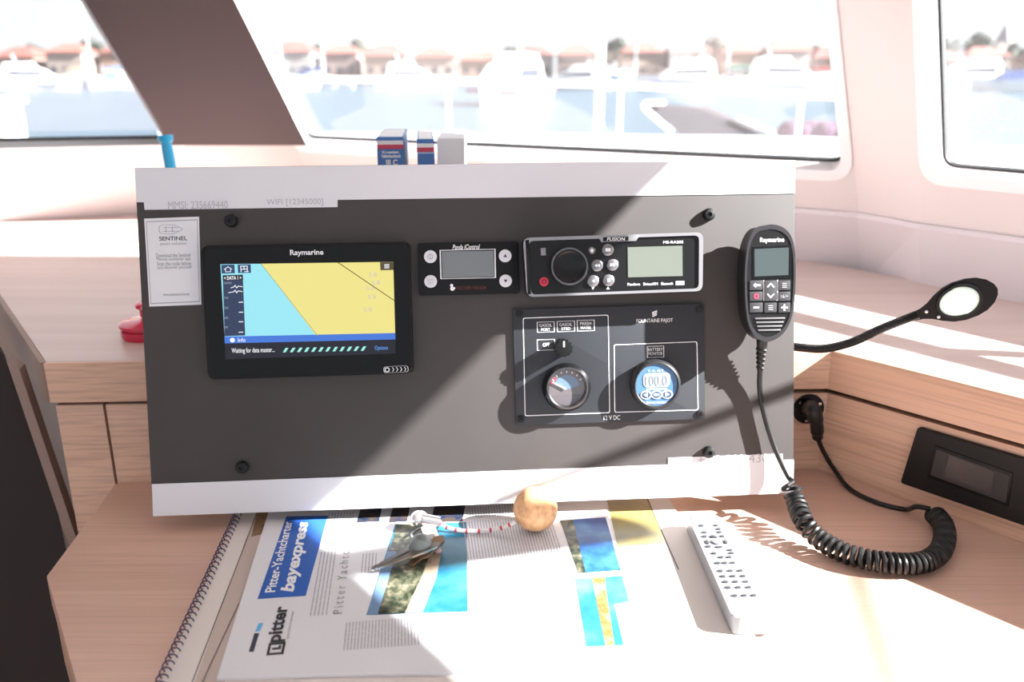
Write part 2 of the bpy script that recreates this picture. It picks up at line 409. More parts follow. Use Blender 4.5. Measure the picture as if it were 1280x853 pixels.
# ceiling and sole
cpts = [(-2.0, 1.62), (-.85, 1.62), (-.35, 1.50), (.36, 1.12), (1.42, -.2), (1.75, -1.3), (-2.0, -1.3)]
MB().prism(cpts, Z_CEIL, Z_CEIL + .06).build('ceiling', M_ceil, kind='structure', smooth=False)
MB().prism([(-2.1, -1.3), (1.8, -1.3), (1.8, 1.9), (-2.1, 1.9)], -.80, -.76).build('floor', mat('sole_boards', (.18, .12, .09), .5), kind='structure', smooth=False)
MB().prism3([(-2.0, 1.8, -.76), (-2.0, -1.3, -.76), (-2.0, -1.3, Z_CEIL), (-2.0, 1.8, Z_CEIL)], Vector((-.05, 0, 0))).build('wall_port', mat('port_lining', (.5, .42, .4), .7), kind='structure', smooth=False)
# raked brown pillar between window 1 and window 2, standing on the sill ledge
q = [on_y(214, 182, 1.70), on_y(384, 182, 1.70)]
dl = on_y(105, 0, 1.57) - q[0]; dr = on_y(293, 0, 1.57) - q[1]
kz = (1.20 - q[0].z) / dl.z
pil = [q[0], q[1], q[1] + dr * kz, q[0] + dl * kz]
MB().prism3(pil, Vector((-.066, .135, 0))).build('trim_2', M_brown, kind='structure', smooth=False)

# ------------------------------------------------------------------ worktop, cabinet fronts, chart table
fL = Vector((-.487, .830)); fC = Vector((.350, .872)); dR = Vector((.669, -.743)); fR = fC + dR * 1.05
lb = on_z(0, 368, Z_SHELF); lb = Vector((lb.x, lb.y)); dLs = (lb - fL).normalized()
bk = lambda P, k: (lambda w: Vector((w.x, w.y)))(P.M @ Vector((k, P.at_z(Z_SHELF), 0)))
mt = PF.M @ Vector((PF.meet(PR, Z_SHELF), PF.at_z(Z_SHELF), 0))
q0, q1 = bk(PL, 0), bk(PL, -1); dq = q1 - q0
kk = ((q0 - fL).x * dq.y - (q0 - fL).y * dq.x) / (dLs.x * dq.y - dLs.y * dq.x)     # where the left edge reaches the wall
fB = fL + dLs * kk
q2, q3 = bk(PF, 0), bk(PF, 1); d2_ = q3 - q2
k2 = ((q2 - q0).x * d2_.y - (q2 - q0).y * d2_.x) / (dq.x * d2_.y - dq.y * d2_.x); cLF = q0 + dq * k2
top = [fL, fC, fR, bk(PR, 1.55), Vector((mt.x, mt.y)), cLF, fB]
wt = empty('worktop', Matrix.Translation((0, 1.1, Z_SHELF - .04)), 'long pale worktop with oak edge running behind the instrument board to the windows', 'worktop')
off = lambda pts, c=(0, 1.1): [(p[0] - c[0], p[1] - c[1]) for p in pts]
b = MB(); b.prism(off(top), .002, .04); b.build('surface', wood('worktop_surface', (.64, .50, .46), dark=.94, rough=.3), wt, smooth=False)
def strip(p, q, z0, z1, th, m, name, parent, org):
    """board along p->q standing between two heights, th thick towards the viewer's side"""
    d = (q - p).normalized(); n = Vector((d.y, -d.x)) * th
    MBx = MB(); MBx.prism(off([p, q, q + n, p + n], org[:2]), z0 - org[2], z1 - org[2], bevel=.0008)
    return MBx.build(name, m, parent)
org = (0, 1.1, Z_SHELF - .04)
strip(fL, fC, Z_SHELF - .044, Z_SHELF, .006, M_oak, 'edge_strip', wt, org)
strip(fC, fR, Z_SHELF - .044, Z_SHELF, .006, M_oakR, 'edge_strip', wt, org)
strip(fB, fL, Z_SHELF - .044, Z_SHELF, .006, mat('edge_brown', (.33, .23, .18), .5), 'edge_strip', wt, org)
# cabinet below the worktop
cab = empty('cabinet', Matrix.Translation((0, 1.1, -.76)), 'built-in oak cabinet front under the worktop behind the chart table', 'cabinet')
corg = (0, 1.1, -.76)
inb = Vector((.0, .014))
core = [fL + Vector((.02, .03)), fC + Vector((.006, .03)), fR + Vector((.02, .03)), fR + Vector((.3, .25)), (.62, 1.1), (0, 1.25), (-.5, 1.25)]
MB().prism(off(core), 0, .76 + Z_SHELF - .046).build('carcass', mat('carcass_dark', (.10, .06, .045), .7), cab, smooth=False)
xs = fL + (fC - fL) * ((.0505) / (fC - fL).length)
gx = (fC - fL).normalized() * .0016
strip(fL + inb, xs + inb - gx, -.70, Z_SHELF - .050, .012, M_oak, 'front_panel', cab, corg)
strip(xs + inb + gx, fC + inb * .6, -.70, Z_SHELF - .050, .012, M_oak, 'front_panel', cab, corg)
sd = Vector((dR.y, -dR.x)) * -.012
strip(fC + Vector((.004, .009)), fR + Vector((.01, .01)), -.70, Z_SHELF - .050, .012, M_oakR, 'front_panel', cab, corg)
# left end of the cabinet: side panel, frame rail and a slanted grab board
sideb = fL + dLs * (kk - .1)
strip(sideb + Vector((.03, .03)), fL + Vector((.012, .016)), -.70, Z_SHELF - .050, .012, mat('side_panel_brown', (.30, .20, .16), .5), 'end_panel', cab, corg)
# low board beside the stair well, in front of the cabinet's end
def board(px, y, th, name, m, label, cat):
    pts = [on_y(u, v, y) for u, v in px]
    return MB().prism3(pts, Vector((0, th, 0))).build(name, m, label=label, cat=cat)
pp = [on_y(-60, 330, .86), on_y(6, 450, .86), on_y(30, 520, .86), on_y(72, 642, .86), on_y(120, 853, .86)]
pp.append(Vector((pp[-1].x, .86, -.76))); pp.append(Vector((pp[0].x - .3, .86, -.76))); pp.append(Vector((pp[0].x - .3, .86, pp[0].z)))
MB().prism3(pp, Vector((-.012, .02, 0))).build('stair_partition', M_darkbrown, label='dark brown sloping partition beside the oak cabinet and chart table', cat='partition', smooth=False)
rl = [on_y(8, 452, .84), on_y(24, 462, .84), on_y(95, 672, .835), on_y(86, 682, .835)]
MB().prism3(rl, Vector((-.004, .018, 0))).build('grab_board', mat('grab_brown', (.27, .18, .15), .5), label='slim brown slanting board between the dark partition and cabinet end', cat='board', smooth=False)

# chart table
tl = [on_z(141, 608), on_z(58, 720), on_z(95, 850)]
d3 = (tl[2] - tl[1]).normalized()
tp = [(tl[0].x, tl[0].y + .004), (tl[1].x, tl[1].y), (tl[2].x, tl[2].y), (tl[1].x + d3.x * .42, tl[1].y + d3.y * .42), (.30, .20)]
wr0 = fC + Vector((.004, .006)); wr = lambda k: wr0 + dR * k
tp += [tuple(wr(.85)), tuple(wr0), (fL.x + .06, fL.y + .016 + .001)]
ct = empty('chart_table', Matrix.Translation((0, .6, -.03)), 'pale oak chart table under the magazine and remote control', 'table')
b = MB(); b.prism(off(tp, (0, .6)), 0, .03, bevel=.002); b.build('table_top', M_oaktop, ct)
ap = [(p[0] * .93 + .01, .6 + (p[1] - .6) * .9) for p in tp]
MB().prism(off(ap, (0, .6)), -.73, 0).build('base', mat('table_base', (.34, .24, .20), .6), ct, smooth=False)
b = MB(); p0, p1 = Vector(tp[1]), Vector(tp[3]); nn = Vector((-.012, -.006))
b.prism(off([p0 + Vector((.004, -.004)), p1, p1 + Vector((.014, .01)), p0 + Vector((.018, .006))], (0, .6)), -.06, -.001); b.build('fiddle_edge', M_oak, ct)
# ================================================================== THE INSTRUMENT BOARD
def poly_px(lst, off_=0.0, c=(0, 0)): return [pl(u, v, off_) - Vector(c) for u, v in lst]
board = empty('instrument_board', PM @ Matrix.Translation((PWID / 2, 0, 0)), 'large anthracite instrument board with white tape along top and bottom edges', 'control panel')
BC = Vector((PWID / 2, 0))
def bp(u, v, o=0): return pl(u, v, o) - BC
MB().box(-PWID / 2, PWID / 2, 0, PHEI, -.006, 0, .0008).build('plate', M_panel, board)
MB().box(-PWID / 2 + .05, PWID / 2 - .05, .156, PHEI - .03, -.10, -.006).build('housing', M_dgrey, board)
t1 = [bp(168.5, 210.5), bp(993.5, 200.5), bp(993.5, 242), bp(422, 250), bp(422, 259), bp(181, 262.5), bp(180, 253), bp(171, 253)]
MB().prism(t1, .0, .0006).build('top_tape', M_strip, board, smooth=False)
t2 = [bp(190, 605.5), bp(835, 581), bp(835, 572.5), bp(978, 567.5), bp(978, 575.2), bp(992, 575), bp(991.5, 616.5), bp(191.5, 645.5)]
MB().prism(t2, .0, .0006).build('bottom_tape', M_strip, board, smooth=False)
def btext(body, u0, v0, u1, v1, o, m, parent, org, **k):
    a = pl(u0, v0, o) - org; b_ = pl(u1, v1, o) - org
    return text(body, a.x, b_.x, b_.y, a.y, o + .0002, m, parent, **k)
M_faint = mat('faint_ink', (.42, .41, .44), .6)
btext('MMSI: 235669440', 210, 252, 285, 260.5, .0006, M_faint, board, BC)
btext('WIFI [12345000]', 333, 249, 404, 257.5, .0006, M_faint, board, BC)
btext('+ 23 292 430', 872, 570, 960, 578, .0006, M_faint, board, BC)
for u, v in ((288, 276), (887, 268), (302, 585), (887, 566)):
    c_ = bp(u, v, .004); b = MB(); b.lathe(c_.x, c_.y, [(.0062, 0), (.0062, .003), (.0045, .0055), (.0022, .006), (.0022, .004), (0, .004)], 20); sc_ = b.build('screw', M_dgrey, board)
# --- sticker
sk = [pl(180.5, 273.5), pl(249, 271), pl(252, 381), pl(187, 383.5)]
so_ = (sk[0] + sk[2]) / 2
st = MB().prism([p - so_ for p in sk], .0002, .0007).build('sticker', M_paper, label='white vertical sticker with boat outline stuck beside the chartplotter', cat='sticker', matrix=PM @ Matrix.Translation((so_.x, so_.y, 0)), smooth=False)
def shrink(pts, k):
    c = sum(pts, Vector((0, 0))) / len(pts); return [p + (c - p).normalized() * k for p in pts]
b = MB(); o_ = shrink([p - so_ for p in sk], .003); b.ring(o_, shrink(o_, .0009), .0007, .00085); b.build('border', M_inkgrey, st, smooth=False)
bt = lambda s, u0, v0, u1, v1, m=M_inkgrey, **k: btext(s, u0, v0, u1, v1, .0007, m, st, so_, **k)
bt('SENTINEL', 199, 296, 234, 300.5, M_inkblack, bold=.01)
bt('smart solution', 200, 303, 233, 306)
for i, s_ in enumerate(('Download the Sentinel', 'Marine customer app', 'Scan the code below', 'and discover yourself')):
    bt(s_, 195 + i * .6, 317 + i * 5.2, 238 + i * .6, 321.3 + i * 5.2)
bt('www.sentinelmarine.net', 204, 366.5, 237, 369.5)
b = MB(); B0 = pl(199, 287) - so_; wv = (pl(232, 286) - pl(199, 287)).x
pts = [(0, -.0035), (.2, -.0045), (.55, -.0045), (1, .0), (.55, .0045), (.2, .0045), (0, .0035)]
out = round_poly([(B0.x + x * wv, B0.y + y) for x, y in pts], .003, 3)
b.ring(out, [p + (Vector((B0.x + wv * .45, B0.y)) - p).normalized() * .0005 for p in out], .0007, .00085)
for y in (-.002, 0.0015): b.box(B0.x + .15 * wv, B0.x + .75 * wv, B0.y + y - .0002, B0.y + y + .0002, .0007, .00085)
b.box(B0.x + .25 * wv, B0.x + .27 * wv, B0.y - .003, B0.y + .003, .0007, .00085); b.box(B0.x + .5 * wv, B0.x + .52 * wv, B0.y - .003, B0.y + .003, .0007, .00085)
b.build('boat_outline', M_inkgrey, st, smooth=False)

class Dev:
    """a device fixed to the board: frame at its middle on the board's face"""
    def __init__(s, name, label, cat, px):
        q = [pl(*p) for p in px]; s.o = sum(q, Vector((0, 0))) / len(q)
        s.root = empty(name, PM @ Matrix.Translation((s.o.x, s.o.y, .0001)), label, cat)
    def p(s, u, v, o=0.0): return pl(u, v, o) - s.o
    def quad(s, px, o=0.0): return [s.p(u, v, o) for u, v in px]
    def slab(s, name, px, z0, z1, m, parent=None, r=0, bevel=0, label=None):
        q = s.quad(px, z1)
        if r: q = round_poly(q, r)
        return MB().prism(q, z0, z1, bevel).build(name, m, parent or s.root, label=label)
    def text(s, body, u0, v0, u1, v1, o, m, parent=None, **k): return btext(body, u0, v0, u1, v1, o, m, parent or s.root, s.o, **k)
    def line(s, pts, w, o, m, name, parent=None, closed=False):
        b = MB(); q = [s.p(u, v, o) for u, v in pts]
        if closed: q = q + [q[0]]
        for a, c in zip(q, q[1:]):
            d = (c - a).normalized(); n = Vector((-d.y, d.x)) * w / 2; a_ = a - d * w / 2; c_ = c + d * w / 2
            b.prism([a_ - n, c_ - n, c_ + n, a_ + n], o, o + .00025)
        return b.build(name, m, parent or s.root, smooth=False)
    def disc(s, name, u, v, r, z0, z1, m, parent=None, bevel=0, n=28):
        c = s.p(u, v, z1); return MB().cyl(c.x, c.y, r, z0, z1, n=n, bevel=bevel).build(name, m, parent or s.root)

# ---------------- chartplotter
D = Dev('chartplotter', 'black chartplotter with lit blue and yellow chart screen on the board', 'navigation display', [(251, 307), (512, 302), (517, 467), (260, 475)])
T = .010
D.slab('housing', [(251, 307), (512, 302), (517, 467), (260, 475)], 0, T, M_black, r=.006, bevel=.0025)
D.slab('glass', [(255, 310.5), (509, 305.5), (513.5, 463.5), (263.5, 471)], T - .001, T + .0003, mat('screen_glass', (.003, .003, .0035), .2, spec=.2), r=.005)
z = T + .0004
scr = D.slab('screen', [(275.5, 330.5), (491.5, 327.5), (494.5, 442), (282, 449.5)], T, z, emit('scr_navy', lin((14, 14, 32)), 1))
zz = lambda k: z + .00012 * k
def scrp(name, px, k, rgb, label=None):
    return MB().prism(D.quad(px, zz(k)), z, zz(k)).build(name, emit('scr_%d_%d_%d' % rgb, lin(rgb), .82), scr, smooth=False)
scrp('chart_water', [(275.5, 330.5), (330, 329.8), (398, 420.5), (281, 423.5)], 1, (158, 236, 250))
scrp('chart_land', [(326.5, 329.8), (491.5, 327.5), (494, 418), (396, 421)], 2, (244, 232, 140))
scrp('info_bar', [(280.5, 421), (494, 416.5), (494.3, 424.5), (281, 429.5)], 3, (66, 122, 222))
scrp('data_bar', [(278.5, 345), (303.5, 344.3), (306.5, 419.5), (280.8, 420.5)], 3, (44, 58, 92))
scrp('data_head', [(278.3, 344.2), (303.5, 343.5), (303.8, 350), (278.6, 350.8)], 4, (14, 14, 30))
scrp('home_button', [(276.6, 331.2), (293, 330.9), (293.6, 341.8), (277, 342.2)], 4, (42, 70, 112))
scrp('layout_button', [(297, 331), (313.2, 330.6), (313.8, 341.2), (297.6, 341.6)], 4, (42, 70, 112))
scrp('menu_button', [(475, 327.9), (491.4, 327.6), (491.8, 337.6), (475.6, 338)], 4, (84, 70, 44))
E_w = emit('scr_white', (.9, .92, .95), 1)
zt = zz(5)
dl_ = lambda pts, w, rgb, nm, closed=False: D.line(pts, w, zt, emit('scr_%d_%d_%d' % rgb, lin(rgb), .82), nm, scr, closed)
dl_([(326.5, 330), (397, 420)], .0005, (150, 160, 120), 'shore_line')
dl_([(423, 328.6), (493, 376)], .0008, (105, 84, 30), 'chart_line')
dl_([(280.5, 337), (285, 333.6), (289.6, 336.6)], .0007, (235, 240, 248), 'home_icon')
dl_([(282, 336.5), (282.2, 340), (288.4, 339.8), (288.2, 336.5)], .0006, (235, 240, 248), 'home_icon')
for a_ in ([(301, 332.8), (301.4, 340)], [(305, 332.7), (305.3, 337)], [(309, 332.6), (309.3, 340)], [(301, 333), (309, 332.8)], [(301.3, 336.8), (309, 336.5)], [(306, 339.8), (310.5, 339.6)]): dl_(a_, .0008, (235, 240, 248), 'layout_icon')
for v_ in (331, 333, 335): dl_([(481, v_), (486, v_ - .1)], .0009, (240, 240, 240), 'menu_icon')
D.text('< DATA 1 >', 280, 345.6, 302, 349.6, zt, E_w, scr, bold=.02)
for v_, s_ in ((354, 'POSITION'), (372.5, 'COG'), (385, 'SOG'), (397.5, 'HDG'), (409.5, 'DPT')):
    D.text(s_, 280.5, v_ - 1.2, 280.5 + (9 if len(s_) > 4 else 5), v_ + 1.2, zt, emit('scr_dim', (.35, .4, .5), 1), scr)
for v_ in (359, 365): D.line([(289 if v_ < 362 else 286, v_ + 1), (292, v_), (294, v_ - 2), (296, v_ + 1.2), (298, v_ - 1.2), (303, v_ - .3)], .0006, zt, E_w, 'readout', scr)
for v_ in (378, 390.5, 402.5, 415.5): D.line([(299, v_), (303.6, v_ - .1)], .0007, zt, E_w, 'readout', scr)
inf = D.p(290.5, 425.4, zt); MB().cyl(inf.x, inf.y, .0022, z, zt + .0002).build('info_icon', E_w, scr)
D.text('Info', 297.5, 422.6, 307, 427.6, zt, E_w, scr)
D.text('Waiting for data master...', 289.5, 435.5, 343.5, 442, zt, E_w, scr, bold=.006)
D.text('Options', 468.5, 432.6, 485, 438.6, zt, emit('scr_opt', lin((96, 160, 240)), 1), scr)
for i in range(12):
    u = 353.5 + i * 8.85; v = 437.8 - i * .18
    MB().prism(D.quad([(u, v + 2.9), (u + 3.4, v + 2.9), (u + 7, v - 2.6), (u + 3.4, v - 2.6)], zt), z, zt).build('progress_stripe', emit('scr_mint', lin((150, 226, 214)), 1), scr, smooth=False)
for u, v in ((466, 343.5), (470, 353.5), (463, 360), (465, 371), (460, 387)):
    D.text('5.8', u - 5, v - 2.6, u + 5, v + 2.6, zt, emit('scr_lilac', lin((206, 190, 190)), .9), scr, name='sounding')
D.text('Raymarine', 362.5, 312.5, 404.5, 320.5, T + .0004, M_ink, bold=.02, name='brand_lettering')
swp = [(479, 458.6), (510, 457.2), (511, 465.2), (480, 466.6)]
q = round_poly(D.quad(swp, T + .0005), .003, 6); MB().ring(q, shrink(q, .0005), T, T + .0006).build('swipe_outline', M_ink, D.root)
c_ = D.p(484, 462.4, T); MB().lathe(c_.x, c_.y, [(.0024, T), (.0024, T + .0007), (.0016, T + .0007), (.0016, T)], 20).build('power_ring', M_ink, D.root)
for i in range(4): D.line([(490.6 + i * 5, 459.8 - i * .2), (492.4 + i * 5, 462.2 - i * .2), (490.8 + i * 5, 464.6 - i * .2)], .0006, T + .0004, M_ink, 'swipe_mark')

# ---------------- generator control
D = Dev('generator_control', 'small black control unit with grey display and four white round buttons', 'control unit', [(522, 304), (648, 302), (650, 367), (524, 370)])
T = .004
D.slab('plate', [(522, 304), (648, 301.5), (650, 367), (524, 370)], 0, T, mat('generator_plate', (.005, .005, .006), .5, spec=.25), r=.002, bevel=.001)
sc_ = D.slab('display', [(552, 314.5), (617, 313.5), (618, 346), (553, 347.5)], T - .001, T + .0004, M_lcd2)
fr = [(549.5, 312.8), (619.3, 311.2), (620, 347.6), (550.5, 349)]
q = D.quad(fr, T); MB().ring(q, shrink(q, .0012), T, T + .0005).build('display_border', M_ink, D.root, smooth=False)
for u, v, s_ in ((538, 321, 'O'), (538.3, 352, 'AUTO'), (631.5, 320, '^'), (632, 351.3, 'v')):
    bt_ = D.disc('button', u, v, .0062, T - .0005, T + .0012, mat('button_white', (.68, .68, .72), .5), bevel=.0004)
    if s_ == 'AUTO':
        D.text('AUTO', u - 4, v - 3, u + 4, v - .6, T + .0012, M_inkgrey, bt_); D.text('MENU', u - 3, v + 1.2, u + 3, v + 3.2, T + .0012, M_inkgrey, bt_)
    elif s_ == 'O':
        c_ = D.p(u, v, T + .0012); MB().lathe(c_.x, c_.y, [(.0027, T), (.0027, T + .0014), (.0021, T + .0014), (.0021, T)], 20).build('icon', M_inkgrey, bt_); D.line([(u, v - 2), (u, v + 2)], .0006, T + .0012, M_inkgrey, 'icon', bt_)
    else:
        k = -1 if s_ == '^' else 1
        MB().prism(D.quad([(u - 2.4, v - 1.6 * k), (u + 2.4, v - 1.6 * k), (u, v + 2.4 * k)], T + .0013), T, T + .0014).build('icon', M_inkblack, bt_, smooth=False)
D.text('Panda iControl', 565.5, 306, 600, 311.6, T, M_ink, bold=.012, shear=.3)
D.text('FISCHER PANDA', 571, 358.2, 608, 361.8, T, mat('dull_red_ink', (.14, .028, .02), .6))
b = MB(); c_ = D.p(564.5, 357, T); b.cyl(c_.x, c_.y, .0015, T, T + .0003); c_ = D.p(565.5, 361, T); b.cyl(c_.x, c_.y, .0021, T, T + .0003); c_ = D.p(568, 360.4, T); b.cyl(c_.x, c_.y, .0010, T, T + .0003); b.build('panda_mark', M_ink, D.root)

# ---------------- marine stereo
FZ = .026
fo = [(653.5, 297.5), (878.5, 290.5), (877.5, 364), (658.5, 371.5)]
D = Dev('marine_stereo', 'black marine stereo with silver rim, big rotary knob and pale green display', 'stereo', fo)
D.slab('body', fo, 0, FZ - .004, M_black, r=.006)
q = round_poly(D.quad(fo, FZ - .003), .007); qi = round_poly(D.quad([(661, 301.3), (874.3, 294.2), (873.8, 360.8), (664, 368.5)], FZ), .005)
b = MB(); b.ring(q, qi, FZ - .006, FZ - .001); b.build('silver_rim', M_silver, D.root)
D.slab('faceplate', [(661, 301.3), (874.3, 294.2), (873.8, 360.8), (664, 368.5)], FZ - .006, FZ - .0025, mat('stereo_face', (.004, .004, .0045), .35, spec=.3), r=.005)
D.slab('side_bead', [(656.5, 300), (661.5, 299.8), (664, 368), (659.5, 368.5)], FZ - .006, FZ - .0005, M_blackgloss, bevel=.001)
D.slab('badge_bridge', [(746, 294.5), (801, 293), (795, 301.5), (752, 302.8)], FZ - .006, FZ - .0008, M_silver, bevel=.0006)
bd = D.slab('badge', [(754, 296.8), (785.5, 296), (785.5, 301), (754, 301.8)], FZ - .004, FZ - .0004, M_black)
D.text('FUSION', 758.5, 297.2, 781.5, 300.8, FZ - .0003, M_ink, bd, bold=.015, shear=.2)
c_ = D.p(712, 333, FZ + .007)
F2 = FZ - .0025
kn = MB().lathe(c_.x, c_.y, [(.0180, F2), (.0180, F2 + .007), (.0168, F2 + .0095), (.0150, F2 + .0095), (.0135, F2 + .0085), (.0125, F2 + .0080), (0, F2 + .0065)], 44).build('volume_knob', mat('knob_black', (.005, .005, .006), .35, spec=.3), D.root)
MB().lathe(c_.x, c_.y, [(.0182, F2 + .0078), (.0172, F2 + .0098), (.0162, F2 + .0098), (.0162, F2 + .0080)], 44).build('knob_rim', mat('knob_rim', (.16, .16, .17), .3, metal=.8), kn)
for u, v, r, ic in ((740, 313.2, .0036, 'o'), (760, 312.4, .0056, '||'), (746.5, 332, .0056, '<<'), (766, 331.2, .0056, '>>'), (741.5, 351.4, .0056, '<'), (761, 350.6, .0056, 'b')):
    cc = D.p(u, v, F2 + .002)
    bn = MB().lathe(cc.x, cc.y, [(r, F2), (r, F2 + .0014), (r * .8, F2 + .0022), (0, F2 + .0024)], 24).build('button', mat('stereo_button', (.22, .22, .23), .3, metal=.7), D.root)
    for du in ((-1.6, 1.6) if len(ic) > 1 else (0,)):
        w_ = 1.5
        MB().prism(D.quad([(u + du - w_, v + 2), (u + du + w_, v + (0 if ic in ('>>',) else 2)), (u + du + w_, v - (0 if ic in ('>>',) else 2)), (u + du - w_, v - 2)] if ic not in ('<<', '<') else [(u + du - w_, v), (u + du + w_, v + 2), (u + du + w_, v - 2)], F2 + .0026) if ic != '>>' else D.quad([(u + du - w_, v + 2), (u + du + w_, v), (u + du - w_, v - 2)], F2 + .0026), F2 + .0015, F2 + .0028).build('icon', M_ink, bn, smooth=False)
q = D.quad([(675.8, 310.2), (682, 310), (682.3, 319.4), (676.2, 319.6)], F2); MB().prism(q, F2, F2 + .0012, .0004).build('menu_button', mat('stereo_menu', (.25, .25, .26), .4), D.root)
pw = D.disc('power_button', 680, 352.2, .0044, F2, F2 + .0014, mat('power_red', (.55, .02, .06), .35), bevel=.0004)
c_ = D.p(680, 352.2, F2); MB().lathe(c_.x, c_.y, [(.0022, F2), (.0022, F2 + .0016), (.0015, F2 + .0016), (.0015, F2)], 18).build('icon', M_black, pw)
D.slab('display', [(784.5, 309.2), (853, 307.2), (853.3, 345.2), (785, 347)], F2, F2 + .0005, M_lcd)
D.text('MS-RA205', 829, 301.4, 854, 304.2, F2, M_ink)
for s_, u0, u1 in (('Pandora', 784.5, 800), ('SiriusXM', 804, 822), ('Bluetooth', 826.5, 841)): D.text(s_, u0, 354 - .02 * (u0 - 784), u1, 357 - .02 * (u0 - 784), F2, M_ink)
D.slab('logo_plate', [(844.5, 351.5), (855.5, 351.2), (855.5, 356.4), (844.5, 356.8)], F2, F2 + .0003, M_inkgrey)
for u in (741, 760): 
    k = 1 if u == 741 else -1
    MB().prism(D.quad([(u - 2, 360.3 - k * 1.5), (u + 2, 360.3 - k * 1.5), (u, 360.3 + k * 2)], F2), F2, F2 + .0003).build('arrow_mark', M_ink, D.root, smooth=False)

# ---------------- tank and battery gauge plate
gp = [(641.5, 387.5), (880, 380), (881, 524), (645.5, 532)]
D = Dev('gauge_plate', 'dark grey gauge plate with white lettering, tank gauge and battery monitor', 'gauge panel', gp)
T = .003
D.slab('plate', gp, 0, T, M_grey, r=.0015, bevel=.0006)
for u, v in ((649, 392.5), (875, 386.5), (651, 525), (875.5, 517.5)):
    s_ = D.disc('screw', u, v, .0036, T, T + .0016, M_dgrey, bevel=.0005); D.disc('hex_socket', u, v, .0016, T + .0014, T + .0018, M_blackgloss, s_, n=6)
def orect(px, w, r=.002):
    q = round_poly(D.quad(px, T), r, 3); return MB().ring(q, [p for p in round_poly(shrink(D.quad(px, T), w * 1.4), r, 3)], T, T + .0003).build('outline', M_ink, D.root, smooth=False)
orect([(653.5, 397.5), (760.5, 393.5), (762.5, 516.5), (656, 520.5)], .0007)
orect([(767, 431), (871.5, 427), (873, 513), (768, 516)], .0007)
for px, l1, l2 in (((671, 402.5, 693, 415.5), 'GASOIL', 'PORT'), ((696, 401.5, 718.5, 414.8), 'GASOIL', 'STBD'), ((721, 400.3, 743, 414), 'FRESH', 'WATER'), ((671, 424.5, 693.5, 438), 'OFF', None), ((808.5, 432.8, 829.8, 447), 'BATTERY', 'MONITOR')):
    u0, v0, u1, v1 = px; orect([(u0, v0 + .3), (u1, v0 - .4), (u1 + .3, v1 - .3), (u0 + .3, v1 + .4)], .0005, .0003)
    if l2:
        w = len(l1) * 1.15 + 1.2; m_ = (u0 + u1) / 2; D.text(l1, m_ - w, v0 + 2.6, m_ + w, v0 + 6, T, M_ink); w = len(l2) * 1.15 + 1; D.text(l2, m_ - w, v0 + 7.7, m_ + w, v0 + 11.2, T, M_ink)
    else: D.text(l1, 678.5, 429, 687, 433.4, T, M_ink, bold=.02)
D.text('FOUNTAINE PAJOT', 795.5, 399, 841, 404, T, M_ink)
b = MB()
for k in range(3):
    q = D.quad([(815 + k * .2, 390.4 + k * 2.3), (821.4 - k * .2, 388 + k * 2.3), (821.2 - k * .2, 389.6 + k * 2.3), (815.2 + k * .2, 392 + k * 2.3)], T); b.prism(q, T, T + .0003)
b.build('emblem', M_ink, D.root, smooth=False)
D.text('12 V DC', 754.5, 519.8, 775, 524.8, T, M_ink)
# selector knob
c_ = D.p(705, 435.3, .020); n = 12
b = MB(); pts = []
for i in range(48):
    a = 2 * math.pi * i / 48; r = .0078 + (.0008 if (i // 2) % 2 else 0); pts.append((c_.x + r * math.cos(a), c_.y + r * math.sin(a)))
b.prism(pts, T, T + .017, .0012); kb = b.build('selector_knob', M_black, D.root)
MB().box(c_.x - .0007, c_.x + .0007, c_.y + .001, c_.y + .0065, T + .017, T + .0174).build('pointer', M_ink, kb)
# tank gauge
GZ = .0175
c_ = D.p(708.8, 485, GZ - .004); R_ = .0238
g1 = MB().lathe(c_.x, c_.y, [(R_, T), (R_, GZ - .006), (R_ - .001, GZ - .002), (R_ - .0035, GZ), (R_ - .0055, GZ - .001), (R_ - .006, GZ - .005)], 56).build('tank_gauge', mat('gauge_bezel', (.005, .005, .006), .25, spec=.4), D.root)
MB().lathe(c_.x, c_.y, [(R_ - .0034, GZ + .0001), (R_ - .0046, GZ + .0003), (R_ - .0058, GZ - .001), (R_ - .0058, GZ - .0025)], 56).build('bezel_ring', mat('bezel_chrome', (.16, .155, .16), .3, metal=1), g1)
gf = GZ - .005
MB().cyl(c_.x, c_.y, R_ - .0058, gf - .001, gf, n=56).build('dial', mat('dial_face', (.10, .085, .09), .3), g1)
def arc(r0, r1, a0, a1, n=20):
    A = [math.radians(a0 + (a1 - a0) * i / n) for i in range(n + 1)]
    return [Vector((c_.x + r0 * math.cos(a), c_.y + r0 * math.sin(a))) for a in A] + [Vector((c_.x + r1 * math.cos(a), c_.y + r1 * math.sin(a))) for a in reversed(A)]
MB().prism([Vector((c_.x, c_.y - .002))] + [Vector((c_.x + .0125 * math.cos(math.radians(a)), c_.y + .0125 * math.sin(math.radians(a)))) for a in range(10, 166, 5)], gf, gf + .0002).build('dial_blue_field', mat('dial_blue', (.10, .16, .26), .3), g1, smooth=False)
MB().prism(arc(.0135, .0165, 140, 165, 6), gf, gf + .0003).build('red_arc', M_red, g1, smooth=False)
b = MB()
for a in range(30, 151, 20): b.prism(arc(.0145, .0165, a - 1.2, a + 1.2, 2), gf, gf + .0004)
b.build('tick_marks', M_ink, g1, smooth=False)
b = MB(); dd = Vector((math.cos(math.radians(152)), math.sin(math.radians(152)))); nn = Vector((-dd.y, dd.x))
o2 = Vector((c_.x - .001, c_.y - .001)); b.prism([o2 - nn * .0009, o2 - nn * .0003 + dd * .0150, o2 + nn * .0003 + dd * .0150, o2 + nn * .0009], gf + .001, gf + .0016); b.build('needle', M_ink, g1, smooth=False)
